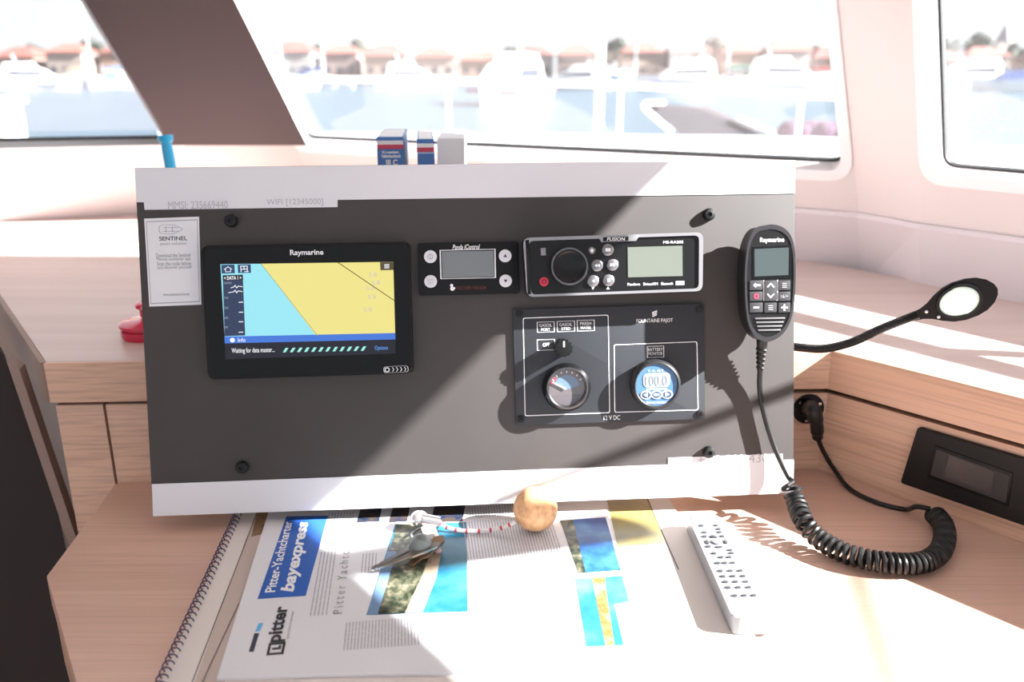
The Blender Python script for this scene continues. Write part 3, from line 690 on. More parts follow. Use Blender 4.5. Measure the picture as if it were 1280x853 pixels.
gl = bpy.data.materials.new('clear_cover'); gl.use_nodes = True; nt = gl.node_tree; nt.nodes.clear()
o_ = nt.nodes.new('ShaderNodeOutputMaterial'); a_ = nt.nodes.new('ShaderNodeBsdfTransparent'); g_ = nt.nodes.new('ShaderNodeBsdfGlossy'); g_.inputs['Roughness'].default_value = .05
mx = nt.nodes.new('ShaderNodeMixShader'); mx.inputs[0].default_value = .07; nt.links.new(a_.outputs[0], mx.inputs[1]); nt.links.new(g_.outputs[0], mx.inputs[2]); nt.links.new(mx.outputs[0], o_.inputs[0])
MB().lathe(c_.x, c_.y, [(R_ - .0058, GZ - .0028), (.010, GZ - .0018), (0, GZ - .0014)], 40).build('cover_glass', gl, g1)
# battery monitor
c_ = D.p(820.5, 481.3, GZ - .004); R_ = .0248
g2 = MB().lathe(c_.x, c_.y, [(R_, T), (R_, GZ - .006), (R_ - .001, GZ - .003), (R_ - .003, GZ - .0015), (R_ - .0040, GZ - .002), (R_ - .0042, GZ - .004)], 56).build('battery_monitor', mat('monitor_bezel', (.018, .018, .020), .35), D.root)
gf = GZ - .0035
MB().cyl(c_.x, c_.y, R_ - .0041, gf - .001, gf, n=56).build('face', mat('monitor_blue', (.055, .13, .26), .4), g2)
q = round_poly(D.quad([(803.5, 467), (838.5, 465.5), (837, 484), (804, 485)], gf), .005, 4)
lc = MB().prism(q, gf, gf + .0004).build('display', mat('monitor_lcd', (.22, .25, .28), .3), g2)
D.text('100.0', 807, 470, 834, 482, gf + .0005, mat('lcd_segment', (.19, .215, .245), .4), lc, bold=-.01)
D.text('V - A - Ah %', 810, 462.3, 829, 464.8, gf + .0003, M_ink, g2)
D.text('Battery monitor', 808.5, 502, 833, 505.2, gf + .0003, M_ink, g2)
D.text('BATTERY MONITOR', 808, 485.7, 834, 487.3, gf + .0003, M_ink, g2)
for u, ic in ((807.5, '<'), (820.5, 'M'), (833.8, '>')):
    e_ = [D.p(u, 493.6 - (u - 820) * .03, gf) + Vector((.0056 * math.cos(a * math.pi / 12), .0042 * math.sin(a * math.pi / 12))) for a in range(24)]
    bn = MB().prism(e_, gf, gf + .0009, .0003).build('button', M_ink, g2)
    MB().prism([p + (sum(e_, Vector((0, 0))) / 24 - p) * .2 for p in e_], gf + .0007, gf + .0011).build('button_face', mat('monitor_button', (.03, .055, .10), .4), bn)
    v_ = 493.6 - (u - 820) * .03
    if ic == 'M': D.text('MENU', u - 3.6, v_ - 1.6, u + 3.6, v_ + 1.6, gf + .0012, M_ink, bn)
    else:
        k = -1 if ic == '<' else 1
        MB().prism(D.quad([(u - 2 * k, v_ - 3), (u + 3 * k, v_), (u - 2 * k, v_ + 3)], gf + .0012), gf + .0009, gf + .0014).build('icon', M_ink, bn, smooth=False)
def wbuild(b, name, m, parent, Minv, **k):
    """mesh made in world coordinates, hung under a parent whose matrix is known"""
    bmesh.ops.transform(b.bm, matrix=Minv, verts=b.bm.verts[:]); return b.build(name, m, parent, **k)
# ---------------- radio handset in its clip, with strain relief, coiled cord and plug
HZ = .037; HB = .011
hf = [(963, 279), (981, 284), (992, 300), (995.5, 332), (994, 375), (989, 402), (978, 420), (961, 429), (946, 424), (936, 408), (931.5, 380), (931, 335), (935, 303), (945, 284)]
D = Dev('radio_handset', 'black radio handset with small screen and coiled cord hung on the board', 'handset', hf)
HM = PM @ Matrix.Translation((D.o.x, D.o.y, .0001)); HMi = HM.inverted()
cl = [D.p(u, v, HZ) for u, v in hf]; cl = spline([cl[-1]] + cl + [cl[0]], 5)[5:-1 - 0]
cl = [Vector((p.x, p.y)) for p in cl]
cl = [p for i, p in enumerate(cl) if (p - cl[i - 1]).length > 1e-4]
if (cl[0] - cl[-1]).length < 1e-3: cl.pop()
ctr = sum(cl, Vector((0, 0))) / len(cl)
sh = lambda k: [p + (ctr - p) * k for p in cl]
MB().prism(sh(.06), HB, HZ - .004, .0).build('body', M_dgrey, D.root)
b = MB()
b.prism(sh(.03), HB + .004, HZ - .002, .003); b.build('shell', mat('handset_shell', (.011, .0105, .0115), .38, spec=.4), D.root)
b = MB(); b.ring(sh(.02), sh(.10), HZ - .006, HZ - .0005); b.build('rim', mat('handset_rim', (.045, .043, .046), .3, metal=.5), D.root)
MB().prism(sh(.10), HZ - .006, HZ - .0012).build('face', mat('handset_face', (.005, .005, .0055), .35, spec=.3), D.root)
MB().box(-.016, .016, -.012, .035, 0, HB).build('clip', M_dgrey, D.root)
F = HZ - .0012
def hs(name, px, z0, z1, m, parent=None, bevel=0, r=0):
    q = D.quad(px, z1); q = round_poly(q, r, 3) if r else q
    return MB().prism(q, z0, z1, bevel).build(name, m, parent or D.root)
hs('screen_bezel', [(940.5, 309), (990, 306.5), (989, 348), (940.5, 349.5)], F - .0005, F + .0004, M_blackgloss)
hs('screen', [(943, 311.5), (986, 309.5), (985.5, 344), (943.3, 345.8)], F, F + .0006, M_lcdh)
D.text('Raymarine', 950, 297.2, 980, 304.2, F, M_ink, bold=.008)
Mk = mat('handset_key', (.035, .035, .038), .5, spec=.3)
rows = [(350.6, 363), (364.6, 376.6), (378.4, 391)]; cols = [(937, 953.5), (955.5, 971), (973, 988)]
for ci, (u0, u1) in enumerate(cols):
    for ri, (v0, v1) in enumerate(rows):
        if ci == 1 and ri == 1: continue
        if ci == 1 and ri == 0: v1 = rows[1][1]
        k_ = hs('key', [(u0, v0 + .5), (u1, v0), (u1, v1 - .5), (u0, v1)], F - .001, F + .0012, Mk, bevel=.0004, r=.0008)
        um, vm = (u0 + u1) / 2, (v0 + v1) / 2; z_ = F + .0012
        if (ci, ri) == (0, 0): D.text('<', um - 3.4, vm - 3, um - .5, vm + 3, z_, M_ink, k_, bold=.04); D.line([(um - 1, vm), (um + 4, vm)], .0016, z_, M_ink, 'icon', k_)
        if (ci, ri) == (0, 1): D.line([(um - 2.2, vm - 2.2), (um + 2.2, vm - 2.2), (um + 2.2, vm + 2.2), (um - 2.2, vm + 2.2)], .0012, z_, mat('key_red', (.6, .05, .1), .4), 'icon', k_, True)
        if (ci, ri) == (0, 2): D.line([(um - 2.6, vm), (um + 2.6, vm)], .0014, z_, M_ink, 'icon', k_)
        if (ci, ri) == (2, 2): D.line([(um - 3, vm), (um + 3, vm)], .0014, z_, M_ink, 'icon', k_); D.line([(um, vm - 3), (um, vm + 3)], .0014, z_, M_ink, 'icon', k_)
        if (ci, ri) == (1, 0):
            D.line([(um - 3.6, vm - 5), (um, vm - 9), (um + 3.6, vm - 5)], .0011, z_, M_ink, 'icon', k_); D.line([(um - 3.6, vm + 4.5), (um, vm + 8.5), (um + 3.6, vm + 4.5)], .0011, z_, M_ink, 'icon', k_)
        if (ci, ri) in ((1, 2), (2, 0)):
            for d_ in (-2.4, 0, 2.4): D.line([(um - 2.5, vm + d_), (um + 2.5, vm + d_)], .0007, z_, M_inkgrey, 'icon', k_)
        if (ci, ri) == (2, 1): D.text('16/+', um - 4.5, vm - 2, um + 4.5, vm + 2, z_, M_inkgrey, k_)
D.line([(954.5, 351), (954.8, 376), (972, 375.6), (972, 350.4)], .0007, F + .0003, M_ink, 'key_outline')
for i in range(4):
    u0, u1, v = 944 + i * 1.2, 981.5 - i * 1.8, 396.8 + i * 4.9
    hs('speaker_bar', [(u0, v + .6), (u1, v), (u1, v + 2.1), (u0, v + 2.7)], F - .0005, F + .0012, mat('speaker_bar', (.25, .24, .25), .35, metal=.6), bevel=.0004)
wp = lambda u, v, o: PM @ Vector((*pl(u, v, o), o))
# strain relief with rings
s0, s1 = wp(953, 425, .017), wp(950, 463, .010)
b = MB(); b.tube([s0 + (s1 - s0) * (i / 20) for i in range(21)], [.0058 - .0028 * i / 20 + (.0010 if i % 3 == 0 and i > 3 else 0) for i in range(21)], 14); wbuild(b, 'strain_relief', M_rubber, D.root, HMi)
def coilpt(u, v, z): return on_z(u, v, z)
cord1 = [s1 + (s0 - s1) * .1, s1, wp(950, 490, .0065), wp(957, 525, .006), wp(969, 562, .007), wp(984, 594, .011), wp(991, 603, .017)]
b = MB(); b.tube(spline(cord1, 10), .0027, 10); wbuild(b, 'upper_cord', M_rubber, D.root, HMi)
cpath = [wp(988, 607, .022), on_y(995, 627, .742), on_z(1004, 651, .022), on_z(1022, 672, .014), on_z(1050, 689, .0115), on_z(1085, 700, .0115), on_z(1125, 705, .0115), on_z(1155, 703, .0115), on_z(1174, 691, .0115), on_z(1181, 672, .0115), on_z(1178, 655, .0115), on_z(1168, 643, .0115)]
cs = spline(cpath, 40)
# resample by length, then wind the helix: stretched at the top, tight at the far end
Ls = [0]
for a_, c_ in zip(cs, cs[1:]): Ls.append(Ls[-1] + (c_ - a_).length)
def at_len(s):
    for i in range(1, len(Ls)):
        if Ls[i] >= s:
            k = (s - Ls[i - 1]) / max(1e-9, Ls[i] - Ls[i - 1]); return cs[i - 1].lerp(cs[i], k)
    return cs[-1]
hel = []; s = 0; ph = 0; tot = Ls[-1]; prevu = None; RC = .0080
while s < tot:
    p = at_len(s); t_ = (at_len(min(tot, s + .002)) - at_len(max(0, s - .002))).normalized()
    if prevu is None: prevu = t_.orthogonal().normalized()
    prevu = (prevu - t_ * prevu.dot(t_)).normalized(); w_ = t_.cross(prevu)
    hel.append(p + (prevu * math.cos(ph) + w_ * math.sin(ph)) * RC)
    fr_ = s / tot; pitch = .0086 - .0040 * min(1, fr_ * 1.5)
    ph += 2 * math.pi / 14; s += pitch / 14
hel = [cord1[-1]] + hel
endh = hel[-1]
b = MB(); b.tube(hel, .0023, 7); wbuild(b, 'coiled_cord', M_rubber, D.root, HMi)
wallY = lambda u, v, o: on_plane(u, v, Vector((*fC, 0)) + Vector((0, .0084 - .012 - o, 0)), Vector((.05, -1, 0)).normalized())
pe = wallY(1022, 548, .024)
lowc = [endh, endh + Vector((-.012, .004, .0)), on_z(1130, 637, .003), on_z(1095, 628, .003), on_z(1062, 611, .004), wallY(1040, 583, .012) , wallY(1028, 562, .02), pe]
b = MB(); b.tube(spline(lowc, 10), .0026, 10); wbuild(b, 'lower_cord', M_rubber, D.root, HMi)
pc = wallY(1011, 511, .004); po = wallY(1015, 511, .028); pd = wallY(1020, 525, .030)
b = MB(); b.tube(spline([pc, po, pd, wallY(1021.5, 540, .027), pe], 6), [.0085] * 7 + [.0082] * 6 + [.0072] * 6 + [.006] * 5 + [.0045], 16); wbuild(b, 'plug', M_rubber, D.root, HMi)
# socket flange on the cabinet front
fm = frame(wallY(1010, 511, 0), Vector((1, .05, 0)), Vector((0, 0, 1)))
sk = empty('cord_socket', fm, 'round black socket flange on oak cabinet where the coiled cord plugs in', 'socket')
MB().lathe(0, 0, [(.0175, 0), (.0175, .002), (.0165, .003), (.0105, .0034), (.0105, .010), (.0085, .0105), (.0085, .006)], 36).build('flange', M_black, sk)
for a_ in (90 + 120 - 70, 30, 262): MB().cyl(.0135 * math.cos(math.radians(a_)), .0135 * math.sin(math.radians(a_)), .0018, .002, .0042, n=14, bevel=.0004).build('screw', M_steel, sk)

# ---------------- gooseneck reading lamp
gpts = [on_y(955, 430, .875), on_y(980, 432, .850), on_y(1000, 434.5, .835), on_y(1030, 436, .822), on_y(1065, 428, .812), on_y(1100, 412, .802), on_y(1130, 400, .795), on_y(1148, 393, .790)]
lm0 = gpts[0]
LMm = Matrix.Translation(Vector((lm0.x, lm0.y, Z_SHELF))); lamp = empty('reading_lamp', LMm, 'black gooseneck reading lamp bending out from behind the instrument board', 'lamp')
LMi = LMm.inverted()
b = MB(); b.lathe(lm0.x, lm0.y, [(.016, Z_SHELF), (.016, Z_SHELF + .006), (.010, Z_SHELF + .010), (.006, Z_SHELF + .012), (0, Z_SHELF + .012)], 28); wbuild(b, 'base', M_black, lamp, LMi)
gs = spline([Vector((lm0.x, lm0.y, Z_SHELF + .008))] + gpts, 26)
rr = [.0042 + (.00045 if i % 2 else 0) for i in range(len(gs))]
b = MB(); b.tube(gs, rr, 12); wbuild(b, 'gooseneck', M_rubber, lamp, LMi)
ha, hb_ = on_y(1142, 396, .792), on_y(1247, 361, .772)
ex = (hb_ - ha).normalized(); L_ = (hb_ - ha).length
# lens side faces the viewer and slightly down
nz = (CAM + Vector((.15, 0, -.25)) - (ha + hb_) / 2).normalized(); ey = nz.cross(ex).normalized(); nz = ex.cross(ey)
Hm = Matrix(((ex.x, ey.x, nz.x, ha.x), (ex.y, ey.y, nz.y, ha.y), (ex.z, ey.z, nz.z, ha.z), (0, 0, 0, 1)))
prof = [(0, .0045), (.10, .0055), (.2, .0085), (.3, .0135), (.42, .0180), (.55, .0200), (.7, .0195), (.82, .0170), (.92, .0120), (.98, .006), (1.0, .0008)]
def shell(scale_w, zf, rim):
    b = MB(); bm = b.bm; rows_ = []
    for t_, w in prof:
        row = []
        for k in range(13):
            a = math.pi * k / 12            # from +y round the back to -y
            row.append(bm.verts.new((t_ * L_, w * math.cos(a) * scale_w, -w * .85 * math.sin(a) + zf)))
        rows_.append(row)
    for A_, B_ in zip(rows_, rows_[1:]):
        for k in range(12): bm.faces.new((A_[k], A_[k + 1], B_[k + 1], B_[k]))
    for A_, B_ in zip(rows_, rows_[1:]): bm.faces.new((A_[0], B_[0], B_[12], A_[12]))
    bm.faces.new(rows_[0]); bm.faces.new(list(reversed(rows_[-1])))
    return b
b = shell(1, 0, 0); bmesh.ops.transform(b.bm, matrix=Hm, verts=b.bm.verts[:]); head = wbuild(b, 'lamp_head', M_black, lamp, LMi)
n_ = 32; el = [(L_ * .55 + L_ * .27 * math.cos(2 * math.pi * i / n_), .0175 * math.sin(2 * math.pi * i / n_) * (1 if math.cos(2 * math.pi * i / n_) > 0 else .95)) for i in range(n_)]
el2 = [(L_ * .55 + (x - L_ * .55) * .86, y * .84) for x, y in el]
b = MB(); b.ring(el, el2, -.001, .0022); bmesh.ops.transform(b.bm, matrix=Hm, verts=b.bm.verts[:]); wbuild(b, 'lens_bezel', M_dgrey, lamp, LMi)
ml = mat('lamp_lens', (.75, .86, .76), .12, coat=.5); bb = ml.node_tree.nodes['Principled BSDF']; bb.inputs['Emission Color'].default_value = (.85, 1, .86, 1); bb.inputs['Emission Strength'].default_value = .35
b = MB(); bm = b.bm; rws = []
for k, hgt in ((1, 0), (.8, .003), (.5, .005), (.2, .0058)): rws.append([bm.verts.new((L_ * .55 + (x - L_ * .55) * k, y * k, hgt)) for x, y in el2])
for A_, B_ in zip(rws, rws[1:]):
    for i in range(n_): bm.faces.new((A_[i], A_[(i + 1) % n_], B_[(i + 1) % n_], B_[i]))
bm.faces.new(rws[-1]); bmesh.ops.transform(bm, matrix=Hm, verts=bm.verts[:]); wbuild(b, 'lens', ml, lamp, LMi)
for x_, y_ in ((.16, .001), (.27, -.008)):
    b = MB(); b.cyl(x_ * L_, y_, .0016, 0, .0016, n=12, bevel=.0003); bmesh.ops.transform(b.bm, matrix=Hm, verts=b.bm.verts[:]); wbuild(b, 'screw', M_steel, lamp, LMi)

# ---------------- black wall plate on the slanting cabinet front
rp = fC + Vector((.004, .009)); rn = Vector((-.743, -.669, 0)); rp3 = Vector((*rp, 0)) + rn * .0122
rw = lambda u, v, o=0: on_plane(u, v, rp3 + rn * o, rn)
wo = rw(1210, 590); wm = frame(wo, Vector((*dR, 0)), Vector((0, 0, 1))); wmi = wm.inverted()
def rl_(u, v, o=0): q = wmi @ rw(u, v, o); return Vector((q.x, q.y))
pt = empty('wall_plate', wm, 'wide black switch plate with dark window on the oak cabinet side', 'wall plate')
a1, a2, a3 = rl_(1150, 530), rl_(1128, 602), rl_(1278, 574)
ty = (a1.y + a3.y) / 2; by = a2.y
tx = a1.x + .165
MB().prism(round_poly([Vector((a2.x, by)), Vector((tx + (a2.x - a1.x) * -1, by)), Vector((tx, ty)), Vector((a1.x, ty))], .003, 3), 0, .006, .0015).build('plate', mat('plate_black', (.010, .0095, .010), .5, spec=.25), pt)
def rq(name, px, z0, z1, m, parent=None, bevel=0):
    return MB().prism([rl_(u, v, z1) for u, v in px], z0, z1, bevel).build(name, m, parent or pt)
rq('module_frame', [(1168, 557), (1266, 592), (1260, 634), (1159, 597)], .004, .0072, M_black, bevel=.0008)
md = rq('module', [(1171, 562), (1262, 595), (1257, 629), (1163, 594)], .006, .0078, mat('module_black', (.022, .02, .02), .5))
rq('module_window', [(1187, 569), (1243, 590), (1240, 618), (1180, 595)], .007, .0082, mat('module_glass', (.06, .052, .052), .25), md)

# ---------------- remote control
RT = .019
rc = [on_z(858, 645, RT), on_z(899, 642, RT), on_z(960, 768, RT), on_z(922, 779, RT)]
ro = sum(rc, Vector((0, 0, 0))) / 4; yd = ((rc[0] + rc[1]) - (rc[2] + rc[3])).normalized(); xd = yd.cross(Vector((0, 0, 1)))
rm = frame(Vector((ro.x, ro.y, .0002)), xd, yd); rmi = rm.inverted()
def rloc(u, v, z=RT): q = rmi @ on_z(u, v, z); return Vector((q.x, q.y))
rem = empty('remote_control', rm, 'slim silver remote control with rows of small buttons on the table', 'remote')
h2 = ((rc[0] + rc[1]) - (rc[2] + rc[3])).length / 4; w2_ = ((rc[1] - rc[0]).length + (rc[2] - rc[3]).length) / 4
M_rem = mat('remote_silver', (.26, .265, .285), .4, metal=.1)
MB().prism(round_poly([Vector((-w2_, -h2)), Vector((w2_, -h2)), Vector((w2_, h2)), Vector((-w2_, h2))], .006, 4), .004, RT, .003).build('upper_shell', M_rem, rem)
MB().prism(round_poly([Vector((-w2_ * .92, -h2 * .98)), Vector((w2_ * .92, -h2 * .98)), Vector((w2_ * .92, h2 * .98)), Vector((-w2_ * .92, h2 * .98))], .006, 4), 0, .005).build('lower_shell', mat('remote_under', (.10, .09, .09), .5), rem)
MB().prism([Vector((-w2_ * .85, h2 * .78)), Vector((w2_ * .85, h2 * .78)), Vector((w2_ * .8, h2 * .97)), Vector((-w2_ * .8, h2 * .97))], RT - .001, RT + .0004).build('emitter_window', mat('remote_top', (.30, .31, .34), .2), rem)
Mb = mat('remote_button', (.045, .045, .05), .5); MW = mat('remote_pale', (.15, .15, .165), .4)
def rbtn(x, y, w, h, m=Mb): return MB().prism(round_poly([Vector((x - w, y - h)), Vector((x + w, y - h)), Vector((x + w, y + h)), Vector((x - w, y + h))], min(w, h) * .9, 3), RT - .001, RT + .0011).build('button', m, rem)
ys = lambda f_: h2 * (1 - 2 * f_)
for f_, xs_ in ((.135, (-.45, .45)), (.175, (.5,)), (.21, (-.45, .45)), (.255, (-.55, -.1, .5)), (.36, (-.6,)), (.40, (.55,)), (.43, (-.45, .55)), (.47, (-.15, .3)), (.525, (-.5, -.1, .35)), (.60, (-.55, 0, .55)), (.65, (-.55, 0, .55)), (.70, (-.55, 0, .55)), (.75, (-.55, 0, .55)), (.82, (-.4, .1, .6))):
    for x_ in xs_: rbtn(x_ * w2_, ys(f_), .0021, .0013)
MB().cyl(0, ys(.315), .0044, RT - .001, RT + .0014, n=24, bevel=.0006).build('ok_button', MW, rem)
for a_ in (0, 90, 180, 270): rbtn(.0085 * math.cos(math.radians(a_)), ys(.315) + .0085 * math.sin(math.radians(a_)), .0013 if a_ % 180 == 0 else .003, .003 if a_ % 180 == 0 else .0013)

# ---------------- spiral bound chart under the newspaper
CZ = .003
ca, cb = on_z(201, 853, CZ), on_z(297, 644, CZ)
cdv = (cb - ca).normalized(); crn = Vector((cdv.y, -cdv.x, 0))
cfr = frame((ca.x, ca.y, .0002), cdv, -crn); cfi = cfr.inverted()
def cp(u, v, z=CZ): q = cfi @ on_z(u, v, z); return Vector((q.x, q.y))
chart = empty('spiral_chart', cfr, 'large spiral-bound sea chart lying open under the newspaper', 'chart')
ctop = cp(297, 644).x + .055
r1, r2 = cp(838, 627), cp(925, 766); rd = (r1 - r2).normalized()
def xat(P, d, x): return P + d * ((x - P.x) / d.x)
cbx = -.09
chp = [Vector((cbx, 0)), xat(r2, rd, cbx), xat(r1, rd, ctop), Vector((ctop, 0))]
MB().prism(chp, 0, CZ).build('pages', M_cream, chart, smooth=False)
b = MB()
hl = []; x_ = cbx; 
while x_ < ctop:
    ph = (x_ - cbx) / .0075 * 2 * math.pi
    hl.append(Vector((x_, -.0005 + .0038 * math.cos(ph), .0042 + .0038 * math.sin(ph)))); x_ += .0075 / 12
b.tube(hl, .0006, 5); b.build('spiral_binding', mat('navy_wire', (.03, .028, .09), .4), chart, kind='stuff')
def cstrip(pa, pb, w, m, nm):
    a_, b_2 = cp(*pa), cp(*pb); d = (b_2 - a_).normalized(); n = Vector((-d.y, d.x)) * w / 2
    a_ = a_ - d * .05; MB().prism([a_ - n, b_2 - n, b_2 + n, a_ + n], CZ, CZ + .0002).build(nm, m, chart, smooth=False)
cstrip((250, 828), (322, 640), .0007, M_inkblack, 'border_line'); cstrip((262, 853), (334, 640), .022, mat('page_shadow_tan', (.52, .43, .38), .6), 'page_shadow')  # tan strip paints the shadow along the page edge
cstrip((278, 800), (299, 755), .0008, mat('thin_red', (.25, .1, .08), .6), 'border_line')
cstrip((832, 676), (808, 622), .0009, M_inkblack, 'border_line')
MB().prism([cp(u, v) for u, v in ((757, 618), (806, 614), (832, 680), (772, 684))], CZ, CZ + .0002).build('chart_land', photo_mat('chart_yellow', [(150, 136, 84), (136, 124, 74), (108, 114, 104)], 30, 3), chart, smooth=False)
MB().prism([cp(u, v) for u, v in ((322, 640), (340, 638), (330, 668), (314, 672))], CZ, CZ + .0003).build('chart_picture', photo_mat('chart_pic', [(110, 84, 60), (150, 120, 90), (80, 80, 70)], 90, 4), chart, smooth=False)

# ---------------- newspaper
NZ = .0062
na, nb = on_z(271, 848, NZ), on_z(334, 645, NZ); nd = (nb - na).normalized(); nl = Vector((-nd.y, nd.x, 0))
nfr = frame((na.x, na.y, CZ + .0006), nd, nl); nfi = nfr.inverted(); NT = NZ - CZ - .0006
def npx(u, v): q = nfi @ on_z(u, v, NZ); return Vector((q.x, q.y))
news = empty('newspaper', nfr, 'yacht charter newspaper with blue masthead and beach photos lying on the chart', 'newspaper')
nt_ = ctop - .02 if False else npx(334, 645).x + .05
e1, e2_ = npx(757, 627), npx(800, 838); ed = (e1 - e2_).normalized()
npoly = [Vector((0, 0)), npx(420, 843), Vector((npx(815, 836).x, e2_.y)), xat(e1, ed, nt_), Vector((nt_, 0))]
MB().prism(npoly, 0, NT - .0002).build('pages', M_paper, news, smooth=False)
def nquad(name, px, m, k=1, parent=None): return MB().prism([npx(u, v) for u, v in px], NT - .0003, NT + .00012 * k).build(name, m, parent or news, smooth=False)
mast = nquad('masthead', [(322, 749), (382, 745), (410, 645), (358, 646)], mat('masthead_blue', (.03, .12, .46), .4))
def ntext(body, p0, p1, s0, s1, m, parent=None, **k):
    """lettering running away from the viewer: p0->p1 pixels along the baseline, s0,s1 pixels left and right of the column"""
    x0, x1 = npx(*p0).x, npx(*p1).x; y1_, y0_ = npx(*s0).y, npx(*s1).y
    return text(body, x0, x1, y0_, y1_, NT + .0004, m, parent or news, **k)
# columns are straight in the paper's frame: give left and right borders at one row
ntext('Pitter-Yachtcharter', (340, 741), (372, 652), (331, 741), (344, 741), M_ink, mast, bold=.02)
ntext('bayexpress', (360, 741), (398, 652), (350, 741), (372, 741), M_ink, mast, bold=.035, shear=.2)
ntext('pitter', (340, 804), (362, 758), (333, 804), (356, 804), M_inkblack, bold=.03)
ntext('yachtcharter', (355, 800), (366, 764), (356, 804), (361, 804), M_inkgrey)
lo = [npx(334, 818), npx(355, 818)]
q = [Vector((npx(340, 819).x, npx(333, 819).y)), Vector((npx(340, 819).x, npx(354, 819).y)), Vector((npx(344, 804).x, npx(354, 819).y)), Vector((npx(344, 804).x, npx(333, 819).y))]
MB().ring(q, shrink(q, .0028), NT - .0002, NT + .0003).build('logo_square', M_inkblack, news, smooth=False)
cq = sum(q, Vector((0, 0))) / 4
MB().prism([cq + Vector((-.001, -.0035)), cq + Vector((.0035, -.0035)), cq + Vector((.0035, -.0015)), cq + Vector((.001, -.0015)), cq + Vector((.001, .003)), cq + Vector((-.001, .003))], NT, NT + .0003).build('logo_mark', M_inkblack, news, smooth=False)
nquad('label_dark', [(311, 815), (317, 815), (324, 792), (318, 792)], mat('label_navy', (.04, .045, .07), .5)); nquad('label_cyan', [(319, 790), (325, 789), (329, 779), (323, 780)], mat('label_cyan', (.12, .45, .75), .5))
ntext('Pitter Yachtc', (421, 768), (443, 690), (416, 768), (428, 768), M_inkgrey, spacing=1.5)
ntext('harter', (440, 686), (452, 656), (416, 768), (428, 768), mat('pale_ink', (.5, .5, .52), .6), spacing=1.3)
def body_text(px, pitch=.0021, w=.0009, m=M_faint, gaps=.05):
    q = [npx(u, v) for u, v in px]; b = MB()           # q: near-left, near-right, far-right, far-left
    y1_, y0_ = max(q[0].y, q[3].y), min(q[1].y, q[2].y); xa, xb = min(p.x for p in q), max(p.x for p in q); y = y1_
    while y > y0_:
        x = xa
        while x < xb:
            l = random.uniform(.004, .016); x2 = min(xb, x + l); b.prism([(x, y - w / 2), (x2, y - w / 2), (x2, y + w / 2), (x, y + w / 2)], NT - .0002, NT + .00015); x = x2 + .0012
        y -= pitch
    return b.build('text_column', m, news, kind='stuff', smooth=False)
body_text([(402, 811), (446, 808), (478, 688), (452, 690)][0:0] or [(430, 812), (520, 806), (524, 776), (440, 778)], .0026)
body_text([(388, 770), (402, 769), (420, 690), (410, 690)], .0032)
body_text([(452, 716), (468, 715), (474, 692), (460, 692)], .003)
body_text([(585, 698), (694, 692), (688, 648), (583, 652)], .0028)
body_text([(585, 645), (700, 640), (690, 628), (583, 634)], .0028)
body_text([(410, 652), (440, 650), (444, 640), (416, 641)], .003)
M_sea = photo_mat('photo_sea', [(16, 74, 108), (30, 100, 128), (74, 128, 138)], 14, 1)
M_tree = photo_mat('photo_trees', [(14, 16, 16), (44, 52, 38), (90, 90, 72), (150, 136, 120)], 120, 2)
M_sand = photo_mat('photo_sand', [(140, 122, 104), (165, 148, 130), (120, 90, 72)], 60, 5)
ph1 = nquad('beach_photo', [(458, 769), (585, 765), (583, 653), (494, 656)], M_sea)
nquad('photo_shore', [(466, 768), (508, 767), (534, 706), (548, 655), (496, 656), (478, 720)], M_tree, 2, ph1)
nquad('photo_sand', [(506, 767), (528, 766), (545, 724), (552, 690), (540, 686), (528, 720)], M_sand, 3, ph1)
nquad('photo_sky', [(458, 769), (472, 768.5), (496, 690), (484, 690)], mat('photo_pale_blue', (.16, .28, .46), .4), 3, ph1)
for i, (u0, u1) in enumerate(((449, 476), (489, 511), (541, 580))):
    nquad('small_photo', [(u0 - 3, 653.5), (u1 - 2, 652), (u1 + 2, 630), (u0 + 3, 631)], photo_mat('photo_small_%d' % i, [(14, 18, 26), (40, 50, 70), (76, 62, 54), (30, 54, 50)], 100, 10 + i))
ph2 = nquad('bay_photo', [(723, 717), (776, 713), (757, 647), (700, 651)], photo_mat('photo_bay', [(8, 40, 104), (16, 76, 140), (70, 124, 158)], 22, 6))
nquad('photo_shore', [(723, 717), (732, 716), (716, 650), (700, 651)], M_tree, 2, ph2)
ph3 = nquad('cove_photo', [(733, 809), (780, 807), (768, 756), (787, 752), (778, 720), (719, 724)], photo_mat('photo_cove', [(22, 84, 140), (50, 120, 156), (96, 140, 156)], 18, 7))
nquad('photo_sand', [(757, 808), (768, 807), (758, 740), (756, 722), (740, 723), (748, 764)], photo_mat('photo_sand2', [(160, 140, 104), (140, 96, 50), (165, 154, 140)], 60, 8), 2, ph3)

# ---------------- bunch of keys with cork float
kz = NZ + .0008
bc = on_z(669, 661, kz); BRad = .0215
kfr = Matrix.Translation((bc.x, bc.y, kz)); kfi = kfr.inverted()
keys = empty('key_bunch', kfr, 'bunch of boat keys tied to a round cork float on the newspaper', 'keys')
cork = bpy.data.materials.new('cork'); cork.use_nodes = True; nt = cork.node_tree; bb = nt.nodes['Principled BSDF']; bb.inputs['Roughness'].default_value = .85
tc = nt.nodes.new('ShaderNodeTexCoord'); vo = nt.nodes.new('ShaderNodeTexNoise'); vo.inputs['Scale'].default_value = 160; vo.inputs['Detail'].default_value = 5
rp_ = nt.nodes.new('ShaderNodeValToRGB'); rp_.color_ramp.elements[0].position = .3; rp_.color_ramp.elements[0].color = (.52, .27, .13, 1); rp_.color_ramp.elements[1].position = .62; rp_.color_ramp.elements[1].color = (.72, .41, .21, 1)
nt.links.new(tc.outputs['Object'], vo.inputs['Vector']); nt.links.new(vo.outputs[0], rp_.inputs[0]); nt.links.new(rp_.outputs[0], bb.inputs['Base Color'])
